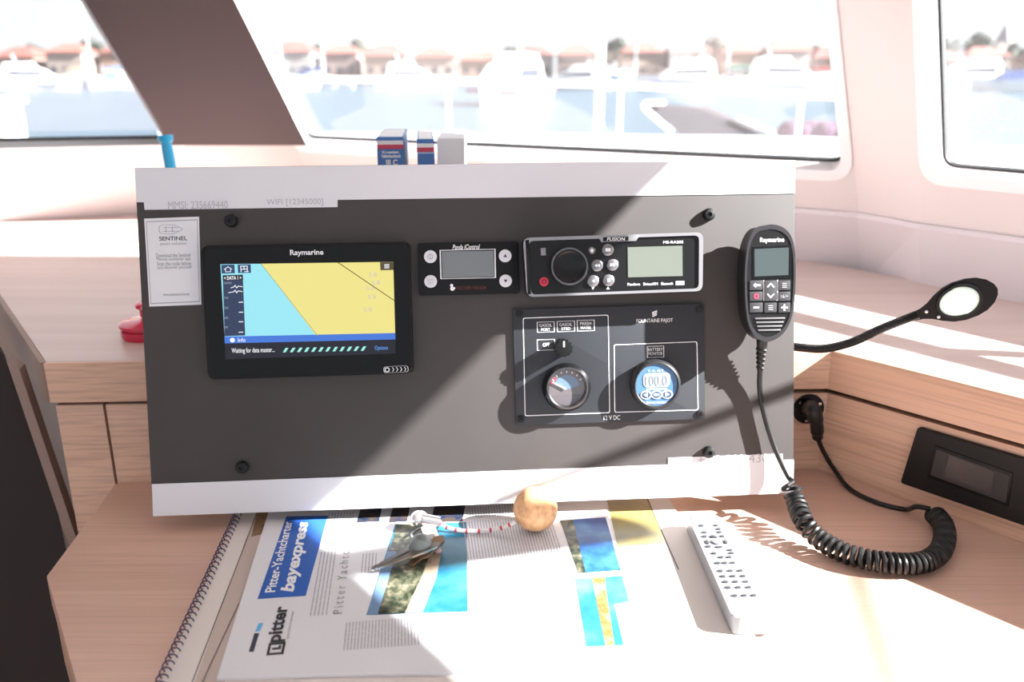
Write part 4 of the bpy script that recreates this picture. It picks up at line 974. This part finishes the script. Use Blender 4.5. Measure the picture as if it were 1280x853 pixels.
bp2 = nt.nodes.new('ShaderNodeBump'); bp2.inputs['Strength'].default_value = .4; bp2.inputs['Distance'].default_value = .0008; nt.links.new(vo.outputs[0], bp2.inputs['Height']); nt.links.new(bp2.outputs[0], bb.inputs['Normal'])
b = MB(); b.sphere(Vector((0, 0, BRad)), BRad, 4); b.build('cork_float', cork, keys)
cw = [Vector((bc.x - .019, bc.y - .008, kz + .012)), on_z(628, 660, kz + .005), on_z(605, 664, kz + .002), on_z(580, 664, kz + .002), on_z(560, 660, kz + .004), on_z(548, 652, kz + .008)]
cw = spline(cw, 10); b = MB(); b.tube(cw, .0020, 8); cdob = wbuild(b, 'float_cord', mat('white_cord', (.78, .74, .74), .8), keys, kfi)
for i in range(4, len(cw) - 4, 6):
    b = MB(); b.tube([cw[i], cw[i] + (cw[i + 1] - cw[i]).normalized() * .0022], .0022, 8); wbuild(b, 'red_fleck', mat('cord_red', (.55, .06, .08), .7), cdob, kfi)
# swivel, ring, grey fob
sw = on_z(533, 655, kz + .012)
b = MB(); b.tube([on_z(549, 654, kz + .008), on_z(527, 650, kz + .012)], [.0062, .0062], 16); wbuild(b, 'swivel', M_steel, keys, kfi)
b = MB(); b.sphere(on_z(524, 648, kz + .012), .0088, 3, (1, 1, .8)); wbuild(b, 'swivel_end', mat('satin_steel', (.7, .68, .69), .35, metal=.9), keys, kfi)
rc_ = on_z(530, 668, kz + .004); ringp = [rc_ + Vector((.012 * math.cos(a * math.pi / 16), .014 * math.sin(a * math.pi / 16), .002 * math.sin(a * math.pi / 8))) for a in range(33)]
b = MB(); b.tube(ringp, .0011, 6, cap=False); wbuild(b, 'split_ring', M_steel, keys, kfi)
fb0, fb1 = on_z(528, 672, kz + .012), on_z(524, 692, kz + .007)
b = MB(); b.tube([fb0 + (fb1 - fb0) * t_ for t_ in (0, .15, .4, .7, .9, 1)], [.004, .0085, .0105, .0105, .007, .003], 18); wbuild(b, 'grey_fob', mat('fob_grey', (.20, .225, .22), .5), keys, kfi)
def key(h, t, w, m, nm='key'):
    h, t = Vector(h), Vector(t); d = (t - h).normalized(); s_ = d.cross(Vector((0, 0, 1))).normalized()
    P = lambda a, c: h + d * a + s_ * c
    ln = (t - h).length
    teeth = [P(ln, -w * .2), P(ln * .97, w * .5)]
    b = MB(); up_ = Vector((0, 0, .002))
    outl = [P(0, -w), P(.006, -w), P(.010, -w * .55), P(ln * .98, -w * .5), P(ln, 0)]
    x_ = ln * .96; k = 0
    while x_ > .012: outl.append(P(x_, w * (.5 if k % 2 else .25))); x_ -= .0035; k += 1
    outl += [P(.008, w * .6), P(.004, w)]
    head_ = [P(-.018, w * .9), P(-.024, 0), P(-.018, -w * .9)]
    b.prism3(outl + head_, up_); return wbuild(b, nm, m, keys, kfi, smooth=False)
brass = mat('worn_brass', (.45, .30, .20), .35, metal=.9)
key(on_z(518, 684, kz + .006), on_z(464, 714, kz + .001), .0050, M_steel)
key(on_z(522, 692, kz + .008), on_z(470, 712, kz + .003), .0045, mat('nickel', (.5, .44, .40), .3, metal=1))
key(on_z(533, 690, kz + .004), on_z(512, 708, kz), .0070, brass)
key(on_z(541, 676, kz + .003), on_z(548, 692, kz), .0070, mat('pale_pink_tag', (.72, .52, .50), .5), 'key_tag')

# ================================================================== THINGS ON THE WORKTOP BEHIND THE BOARD
# two blue pilot books and a white one
def book(u0, u1, vt, y, depth, yaw, m, name, label, group=None):
    a_, c_ = on_y(u0, vt, y), on_y(u1, vt, y); w = (c_ - a_).length; H_ = a_.z - Z_SHELF
    Mx = Matrix.Translation((a_.x, y, Z_SHELF)) @ Matrix.Rotation(math.radians(yaw), 4, 'Z')
    r = empty(name, Mx, label, 'book', group)
    MB().box(0, w, 0, depth, 0, H_, .001).build('cover', m, r)
    MB().box(.002, w - .002, .003, depth + .0005, .003, H_ + .0004).build('page_block', M_paper, r)
    return r, w, H_
M_bb = mat('book_blue', (.05, .17, .46), .4); M_br = mat('book_red', (.55, .06, .12), .4); M_bw = mat('book_white', (.8, .8, .82), .5)
def fxband(r, w, z0, z1, m, nm): MB().box(.0004, w - .0004, -.0006, .001, z0, z1).build(nm, m, r, smooth=False)
def btxt(r, s_, x0, x1, z0, z1):
    o = text(s_, x0, x1, z0, z1, 0, M_ink, r, bold=.03); o.rotation_euler = (math.pi / 2, 0, 0); o.location = (0, -.0012, 0)
r, w, H_ = book(470.5, 504, 171.5, 1.0, .15, 5, M_bb, 'pilot_book', 'blue pilot book with red and white bands and white C on its spine')
fxband(r, w, H_ - .0085, H_ - .004, M_bw, 'white_band'); fxband(r, w, H_ - .0135, H_ - .0085, M_br, 'red_band')
btxt(r, 'Kroatien', .006, w - .006, H_ - .0185, H_ - .0155); btxt(r, 'Hafenhandbuch', .005, w - .004, H_ - .0235, H_ - .0195); btxt(r, 'III C', .010, w - .008, H_ - .0325, H_ - .0255)
r, w, H_ = book(521, 542.5, 174, 1.0, .15, 6, M_bb, 'pilot_book', 'narrow blue pilot book with red band between white book and lettered one')
fxband(r, w, H_ - .0095, H_ - .005, M_bw, 'white_band'); fxband(r, w, H_ - .0145, H_ - .0095, M_br, 'red_band'); fxband(r, w, H_ - .0165, H_ - .0150, mat('book_pale_blue', (.4, .5, .7), .5), 'pale_band')
MB().box(-.0006, .0004, .004, .15, H_ - .015, H_ - .009).build('red_band', M_br, r)
book(546, 580, 173, 1.01, .15, 2, M_bw, 'pilot_book', 'plain white book standing at the end of the blue books')
# blue tube
tb = on_y(213, 208, 1.30); tt = on_y(206, 169, 1.30); dn = (tb - tt).normalized(); foot = tt + dn * ((tt.z - Z_SHELF - .0005) / -dn.z)
Mx = Matrix.Translation(foot); r = empty('blue_tube', Mx, 'bright blue plastic tube leaning up behind the corner of the board', 'tube')
Mi = Mx.inverted(); Mbt = mat('bright_blue_plastic', (.03, .42, .72), .3)
b = MB(); b.tube([foot, foot + (tt - foot) * .9, foot + (tt - foot) * .93, foot + (tt - foot) * .95], [.0085, .0085, .0075, .007], 20); wbuild(b, 'barrel', Mbt, r, Mi)
b = MB(); b.tube([foot + (tt - foot) * .945, foot + (tt - foot) * .955, tt], [.0085, .0105, .0115], 20); wbuild(b, 'cap', Mbt, r, Mi)
# red reel
rcx = on_z(180, 420, Z_SHELF); Mx = Matrix.Translation((rcx.x + .005, rcx.y, Z_SHELF)); r = empty('red_case', Mx, 'round red plastic case half hidden behind the board on the worktop', 'case')
M_rp = mat('red_plastic', (.62, .025, .07), .2, coat=.4)
MB().lathe(0, 0, [(0, 0), (.027, 0), (.0285, .003), (.0285, .010), (.0255, .011), (.0255, .0125), (.0295, .0135), (.0295, .0165), (.026, .0185), (0, .0195)], 40).build('body', M_rp, r)
MB().lathe(-.004, .016, [(0, .0195), (.009, .0195), (.009, .028), (.0125, .030), (.0125, .034), (.010, .036), (0, .036)], 28).build('knob', M_rp, r)
# ================================================================== OUTSIDE: own foredeck, marina, town
ZW = -1.65
DZ = .10
dk = [(-6.0, 1.0), (-2.3, 1.55), (-.8, 2.05), (.3, 1.75), (.95, 1.35), (1.9, .1), (2.6, -1.4), (4.4, -1.4), (4.3, 1.2), (3.4, 3.2), (1.6, 4.7), (-.6, 5.1), (-2.8, 4.6), (-5.2, 3.0), (-6.0, 2.4)]
M_deck = mat('deck_gelcoat', (.80, .79, .79), .5)
fd = MB().prism(dk, DZ - .12, DZ).build('foredeck', M_deck, kind='structure', smooth=False)
# own hull below the deck edge so that the deck rests on something
MB().prism([(p[0] * .97, p[1] if p[1] < 1.6 else p[1] - .15) for p in dk], ZW - .3, DZ - .121).build('own_hull', M_deck, kind='structure', smooth=False)
# cabin coachroof foot between the window sills and the deck
# pulpit rail
rp_ = spline([on_y(150, 93, 4.6), on_y(350, 98, 4.9), on_y(560, 101, 4.8), on_y(800, 108, 4.3), on_y(1050, 121, 3.5), on_y(1220, 128, 2.9)], 10)
rail = empty('bow_rail', Matrix.Translation((0, 4.7, DZ)), 'white tubular bow rail with posts standing on the foredeck', 'rail')
Mi = Matrix.Translation((0, -4.7, -DZ)); M_rail = mat('white_rail', (.80, .80, .81), .3)
b = MB(); b.tube(rp_, .014, 10); wbuild(b, 'top_tube', M_rail, rail, Mi)
for i in range(2, len(rp_), 9):
    p = rp_[i]; b = MB(); b.tube([Vector((p.x, p.y, DZ)), p], .011, 8); wbuild(b, 'post', M_rail, rail, Mi)
p = on_y(748, 160, 4.3); pt_ = on_y(748, 20, 4.3)
b = MB(); b.tube([Vector((p.x, p.y, DZ)), Vector((p.x, p.y, pt_.z))], [.022, .019], 12); r = b.build('deck_post', M_rail, label='tall white round post standing on the foredeck behind the bow rail', cat='post')
# grey tilted sunbed back and mauve cover on the foredeck
def slabpts(px, y0, y1, th, name, m, label, cat):
    pts = [on_z(u, v, DZ) if k == 0 else on_y(u, v, y1) for (u, v, k) in px]
    return pts
sb = empty('sun_lounger', Matrix.Translation(on_z(860, 172, DZ)), 'grey padded sunbed with raised back on the white foredeck', 'sunbed')
sbi = Matrix.Translation(on_z(860, 172, DZ)).inverted()
y0 = on_z(900, 170, DZ).y
P0, P1 = Vector((on_y(850, 170, y0).x, y0, DZ + .005)), Vector((on_y(958, 170, y0).x, y0, DZ + .005))
P2, P3 = on_y(888, 136, y0 + .1), on_y(806, 131, y0 + .1)
b = MB(); b.prism3([P0, P1, P2, P3], Vector((0, .07, .01))); wbuild(b, 'back_cushion', mat('lounger_grey', (.022, .018, .024), .9), sb, sbi)
b = MB(); b.tube(spline([P0 + Vector((-.05, -.02, .02)), P0.lerp(P3, .5) + Vector((-.03, -.02, 0)), P3 + Vector((-.01, -.02, 0)), P3.lerp(P2, .3) + Vector((0, -.02, .02))], 6), .014, 8); wbuild(b, 'frame_tube', M_rail, sb, sbi)
b = MB(); b.tube([P1.lerp(P2, .7) + Vector((.05, -.03, 0)), P1 + Vector((.04, -.03, .01))], .012, 8); wbuild(b, 'strut', M_rail, sb, sbi)
mc = on_z(1040, 171, DZ); b = MB()
for i in range(9):
    t_ = i / 8; b.sphere(Vector((-.22 + .46 * t_, random.uniform(-.03, .06), .03)), random.uniform(.06, .085), 2, (1, .9, .75))
for v_ in b.bm.verts: v_.co.z = max(0, v_.co.z)
b.build('folded_cover', photo_mat('mauve_cloth', [(30, 18, 34), (56, 34, 56), (90, 62, 84)], 40, 9, .9), label='crumpled mauve cover lying on the foredeck beside the grey sunbed', cat='cover', matrix=Matrix.Translation((mc.x, mc.y, DZ)))
# unseen rail added outside the side window (its shadow falls as a band on the worktop)
ga = [PR.M @ Vector((x_, .088, 0)) - SUN * .20 for x_ in (.16, .5, .9, 1.3, 1.5)]
gr = empty('shadow_rail', Matrix.Translation((ga[2].x, ga[2].y, DZ)), 'added unseen white rail outside the side window, casting a shadow band', 'rail'); Mi = Matrix.Translation((-ga[2].x, -ga[2].y, -DZ))
b = MB(); b.tube(ga, .016, 8); wbuild(b, 'tube', M_rail, gr, Mi)
for p in (ga[1], ga[3]): b = MB(); b.tube([Vector((p.x, p.y, DZ)), p], .012, 8); wbuild(b, 'post', M_rail, gr, Mi)

def sun_rod(P, Q, k, rad, name, ext=.15):
    """rod outside the side window whose shadow runs from P to Q"""
    P, Q = Vector(P), Vector(Q); t1 = (PR.p - P).dot(PR.n) / SUN.dot(PR.n); t2 = (PR.p - Q).dot(PR.n) / SUN.dot(PR.n)
    a_, c_ = P + SUN * (t1 - k), Q + SUN * (t2 - k); d_ = c_ - a_
    b = MB(); b.tube([a_ - d_ * ext, c_ + d_ * ext], rad, 8); return wbuild(b, name, M_rail, gr, Mi)
sun_rod(board_pt(992, 486), board_pt(690, 601), .12, .0065, 'board_shadow_rod', .25)  # invented rod out of view, there to cast the diagonal band on the board
sun_rod(on_z(1068, 712), on_z(1112, 860), 1.0, .0065, 'table_shadow_rod', .3)  # invented far rod, gives the soft dark line on the table
sun_rod(on_z(452, 709), on_z(762, 663), .35, .025, 'boom', .02)  # added thick rod shading newspaper and cork float, no real boom
# water and shore
wm_ = bpy.data.materials.new('harbour_water'); wm_.use_nodes = True; nt = wm_.node_tree; bb = nt.nodes['Principled BSDF']
bb.inputs['Base Color'].default_value = (.030, .058, .085, 1); bb.inputs['Roughness'].default_value = .35; bb.inputs['Specular IOR Level'].default_value = .25
g = nt.nodes.new('ShaderNodeNewGeometry'); mp = nt.nodes.new('ShaderNodeMapping'); mp.inputs['Scale'].default_value = (.5, 1.6, 1); n_1 = nt.nodes.new('ShaderNodeTexNoise'); n_1.inputs['Scale'].default_value = .6; n_1.inputs['Detail'].default_value = 4
bmp = nt.nodes.new('ShaderNodeBump'); bmp.inputs['Strength'].default_value = .5; bmp.inputs['Distance'].default_value = .25
nt.links.new(g.outputs['Position'], mp.inputs[0]); nt.links.new(mp.outputs[0], n_1.inputs['Vector']); nt.links.new(n_1.outputs[0], bmp.inputs['Height']); nt.links.new(bmp.outputs[0], bb.inputs['Normal'])
MB().prism([(-500, -200), (500, -200), (500, 176), (-500, 176)], ZW - .5, ZW).build('water', wm_, kind='structure', smooth=False)
MB().prism([(-500, 176), (500, 176), (500, 700), (-500, 700)], ZW - .5, ZW + 1.1).build('quay', mat('quay_stone', (.14, .12, .115), .9, var=.2, vscale=.3), kind='structure', smooth=False)
QZ = ZW + 1.1
def fx(u, y): d = ray(u, 92); return d.x / d.y * y
# --- boats
Mh = mat('boat_white', (.78, .78, .80), .35); Mdk = mat('boat_dark_glass', (.03, .035, .05), .2); Mmast = mat('mast_alloy', (.55, .55, .57), .4, metal=.3)
CB = {n_: mat('cover_' + n_, c_, .8) for n_, c_ in (('navy', (.03, .06, .20)), ('blue', (.05, .16, .45)), ('sand', (.45, .38, .28)), ('red', (.40, .05, .05)), ('green', (.05, .16, .12)))}
def hullmesh(L, B, Hh):
    b = MB(); bm = b.bm; rows_ = []; N = 9
    for i in range(N + 1):
        t_ = i / N; x = -L / 2 + L * t_; w = B / 2 * (1 - max(0, (t_ - .35) / .65) ** 2.2) if i < N else .02
        sheer = Hh * (1 + .25 * t_ ** 2); ov = L * .04 * t_
        rows_.append([bm.verts.new((x - ov, 0, -.3)), bm.verts.new((x - ov, w * .75, -.05)), bm.verts.new((x, w, sheer)), bm.verts.new((x, -w, sheer)), bm.verts.new((x - ov, -w * .75, -.05))])
    for A_, B_ in zip(rows_, rows_[1:]):
        for k in range(5): bm.faces.new((A_[k], A_[(k + 1) % 5], B_[(k + 1) % 5], B_[k]))
    bm.faces.new(rows_[0]); bm.faces.new(list(reversed(rows_[-1]))); return b
def side_prism(prof_, w, taper=.8):
    """side outline (x,z) given width w, narrower at the top"""
    b = MB(); bm = b.bm; zs = [p[1] for p in prof_]; z0, z1 = min(zs), max(zs)
    f_ = lambda z_: w / 2 * (1 - (1 - taper) * (z_ - z0) / max(.01, z1 - z0))
    A_ = [bm.verts.new((x, f_(z_), z_)) for x, z_ in prof_]; B_ = [bm.verts.new((x, -f_(z_), z_)) for x, z_ in prof_]; n = len(prof_)
    bm.faces.new(A_); bm.faces.new(list(reversed(B_)))
    for i in range(n): bm.faces.new((A_[i], B_[i], B_[(i + 1) % n], A_[(i + 1) % n]))
    return b
def sailboat(u, y, L, yaw, cover, label, group=None):
    r = empty('sailing_yacht', Matrix.Translation((fx(u, y), y, ZW)) @ Matrix.Rotation(math.radians(yaw), 4, 'Z'), label, 'boat', group)
    h = .1 * L; hullmesh(L, L * .32, h).build('hull', Mh, r)
    side_prism([(-L * .22, h), (L * .2, h), (L * .1, h * 1.55), (-L * .2, h * 1.6)], L * .2).build('cabin', Mh, r)
    side_prism([(-L * .16, h * 1.2), (L * .1, h * 1.2), (L * .08, h * 1.42), (-L * .16, h * 1.42)], L * .203, .93).build('cabin_windows', Mdk, r)
    MB().tube([Vector((L * .06, 0, h)), Vector((L * .05, 0, L * 1.3))], [L * .011, L * .008], 8).build('mast', Mmast, r)
    MB().tube([Vector((L * .05, 0, h * 2.1)), Vector((-L * .34, 0, h * 2.2))], L * .016, 8).build('boom', Mmast, r)
    MB().tube([Vector((L * .04, 0, h * 2.4)), Vector((-L * .15, 0, h * 2.5)), Vector((-L * .34, 0, h * 2.35))], [L * .03, L * .026, L * .012], 8).build('sail_cover', CB[cover], r)
    side_prism([(-L * .34, h * 1.1), (-L * .16, h * 1.1), (-L * .17, h * 1.95), (-L * .28, h * 1.9)], L * .22).build('sprayhood', CB[cover], r)
    return r
def motorboat(u, y, L, yaw, label, stripe=None, cover=None, group=None, fly=True):
    r = empty('motor_yacht', Matrix.Translation((fx(u, y), y, ZW)) @ Matrix.Rotation(math.radians(yaw), 4, 'Z'), label, 'boat', group)
    h = .13 * L; hullmesh(L, L * .32, h).build('hull', Mh, r)
    side_prism([(-L * .36, h), (L * .24, h), (L * .06, h * 1.9), (-L * .34, h * 2.0)], L * .25, .85).build('deckhouse', CB[cover] if cover else Mh, r)
    if not cover: side_prism([(-L * .28, h * 1.25), (L * .17, h * 1.25), (L * .07, h * 1.7), (-L * .28, h * 1.75)], L * .252, .9).build('windows', Mdk, r)
    if fly:
        side_prism([(-L * .34, h * 2.0), (L * .02, h * 1.95), (-L * .04, h * 2.45), (-L * .32, h * 2.4)], L * .2, .85).build('flybridge', Mh, r)
        MB().tube([Vector((-L * .2, 0, h * 2.4)), Vector((-L * .24, 0, h * 3.2))], L * .008, 8).build('radar_mast', Mmast, r)
    if stripe: side_prism([(-L * .49, h * .55), (L * .33, h * .62), (L * .33, h * .75), (-L * .49, h * .68)], L * .325, 1.0).build('stripe', CB[stripe], r)
    return r
sg = 'yachts moored across the harbour'
motorboat(520, 120, 11, 8, 'white motor yacht with dark windows moored across from the books')
sailboat(400, 128, 11, -12, 'navy', 'white sailing yacht with navy sail cover beside the brown pillar')
sailboat(345, 120, 12, 20, 'sand', 'white sailing yacht with sand-coloured sail cover right against the brown pillar')
m_ = motorboat(636, 62, 11, 250, 'big white motor yacht with red stripe moored stern-on behind the deck post', stripe='red')
motorboat(715, 118, 10, 170, 'white motor yacht with blue stripe just past the red-striped one', stripe='blue')
sailboat(790, 130, 10, 30, 'blue', 'white sailing yacht with blue sail cover past the tall deck post')
motorboat(850, 112, 12, 185, 'white flybridge yacht moored above the grey sunbed', stripe='navy')
sailboat(915, 132, 12, 160, 'green', 'white sailing yacht with green sail cover behind the foredeck cover')
motorboat(985, 115, 13, 10, 'long white motor yacht moored above the mauve cover', stripe='sand')
sailboat(1040, 134, 11, -25, 'red', 'white sailing yacht with red sail cover at the window corner')
motorboat(1205, 118, 13, 190, 'white motor yacht seen through the side window')
motorboat(1268, 105, 10, 175, 'boat wrapped in a blue cover seen through the side window', cover='navy', fly=False)
motorboat(45, 120, 11, 15, 'white motor yacht seen through the left window', stripe='sand')
sailboat(110, 130, 11, -8, 'sand', 'white sailing yacht seen through the left window')
sailboat(165, 126, 11, 14, 'blue', 'white sailing yacht with blue cover seen through the left window')
# grey box on the neighbour's deck, seen low in the left window
gb = on_y(0, 168, 6.0); Mx = Matrix.Translation((gb.x - .25, 6.0, on_y(0, 172, 6.0).z)); 
r = empty('dock_pedestal', Matrix.Translation((gb.x - .1, 6.0, ZW)), 'pale grey dock pedestal standing beyond the left window', 'dock pedestal')
hz = on_y(0, 120, 6.0).z - ZW
MB().box(-.2, .2, -.15, .15, 0, hz - .05, .01).build('body', mat('pedestal_grey', (.62, .62, .68), .5), r); MB().box(-.23, .23, -.18, .18, hz - .05, hz, .01).build('lid', mat('pedestal_lid', (.35, .36, .42), .5), r)
# --- town: houses with red roofs, trees, church
WALLC = [(.24, .18, .15), (.28, .23, .21), (.22, .15, .12), (.27, .25, .25), (.22, .16, .15)]; ROOFC = [(.17, .05, .04), (.20, .065, .05), (.14, .045, .04)]
def house(u, y, w, h, d, roof, i, label, nwin=3):
    r = empty('house', Matrix.Translation((fx(u, y), y, QZ)), label, 'house', None)
    MB().box(-w / 2, w / 2, 0, d, 0, h).build('wall', mat('house_wall_%d' % (i % 5), WALLC[i % 5], .9), r, smooth=False)
    side = MB(); bm = side.bm
    o_ = .5; v_ = [(-w / 2 - o_, -o_, h), (w / 2 + o_, -o_, h), (w / 2 + o_, d + o_, h), (-w / 2 - o_, d + o_, h), (-w / 2 + d * .3, d / 2, h + roof), (w / 2 - d * .3, d / 2, h + roof)]
    vv = [bm.verts.new(p) for p in v_]
    for f_ in ((0, 1, 5, 4), (1, 2, 5), (2, 3, 4, 5), (3, 0, 4), (3, 2, 1, 0)): bm.faces.new([vv[k] for k in f_])
    side.build('roof', mat('roof_tile_%d' % (i % 3), ROOFC[i % 3], .9, var=.2, vscale=1.5), r, smooth=False)
    for a_ in range(nwin):
        for c_ in range(max(1, int(h // 3))):
            x = -w / 2 + w * (a_ + .5) / nwin; MB().box(x - .55, x + .55, -.06, .05, 1 + c_ * 3, 2.4 + c_ * 3).build('window', Mdk, r, smooth=False)
    return r
hl_ = [(20, 'left window, farthest from the pillar'), (83, 'left window, in the middle'), (152, 'left window, next to the pillar'), (365, 'the edge of the brown pillar'), (425, 'the navy-covered sailing yacht'), (481, 'the motor yacht above the books'), (544, 'the gap left of the red-striped yacht'), (600, 'the red-striped motor yacht'), (668, 'the blue-striped motor yacht'), (722, 'the tall deck post'), (803, 'the blue-covered sailing yacht'), (862, 'the flybridge yacht'), (925, 'the green-covered sailing yacht'), (985, 'the long motor yacht'), (1040, 'the red-covered sailing yacht'), (1185, 'the motor yacht in the side window'), (1234, 'the church'), (1312, 'the blue-covered boat')]
rn_ = random.Random(3)
for i, (u, wh) in enumerate(hl_):
    y = rn_.uniform(184, 189)
    house(u, y, rn_.uniform(7.5, 8.8), rn_.uniform(3.6, 5.6), rn_.uniform(7, 9), rn_.uniform(1.6, 2.4), i, ('red-roofed house seen in the ' if 'left window' in wh else 'red-roofed house on the quay behind ') + wh)
MT = photo_mat('tree_leaves', [(20, 26, 22), (40, 46, 38), (62, 66, 58)], .9, 1, .9); MTr = mat('tree_trunk', (.08, .06, .05), .9)
def tree(u, y, h, label):
    r = empty('tree', Matrix.Translation((fx(u, y), y, QZ)), label, 'tree'); b = MB()
    for k in range(7): b.sphere(Vector((rn_.uniform(-.22, .22) * h, rn_.uniform(-.2, .2) * h, h * rn_.uniform(.45, .85))), h * rn_.uniform(.14, .22), 2)
    for v_ in b.bm.verts: v_.co += Vector((rn_.uniform(-1, 1), rn_.uniform(-1, 1), rn_.uniform(-1, 1))) * h * .02
    b.build('crown', MT, r); MB().tube([Vector((0, 0, 0)), Vector((0, 0, h * .5))], [h * .03, h * .02], 8).build('trunk', MTr, r)
for u, h, wh in ((55, 8, 'between houses in the left window'), (120, 8.5, 'beside the pillar in the left window'), (395, 8, 'near the brown pillar on the far quay'), (455, 9, 'right of the navy-covered yacht'), (640, 8, 'above the red-striped motor yacht'), (765, 9, 'right of the tall deck post'), (890, 9.5, 'above the flybridge yacht'), (1012, 8, 'between the long motor yacht and the corner'), (1180, 9, 'at the side window frame'), (1210, 10, 'left of the church in the side window'), (1262, 8, 'right of the church in the side window')):
    tree(u, rn_.uniform(206, 212), h, 'dark leafy tree ' + wh)
r = empty('church', Matrix.Translation((fx(1253, 240), 240, QZ)), 'church with slim pointed steeple seen through the side window', 'church')
MB().box(-2, 2, 0, 4, 0, 9).build('tower', mat('church_wall', (.5, .46, .42), .9), r, smooth=False); MB().cyl(0, 2, 2.4, 9, 14.5, .05, n=8).build('steeple', mat('steeple_lead', (.14, .14, .17), .7), r); MB().box(-9, -2, 0, 6, 0, 5.5).build('nave', mat('church_wall', (.5, .46, .42), .9), r, smooth=False)
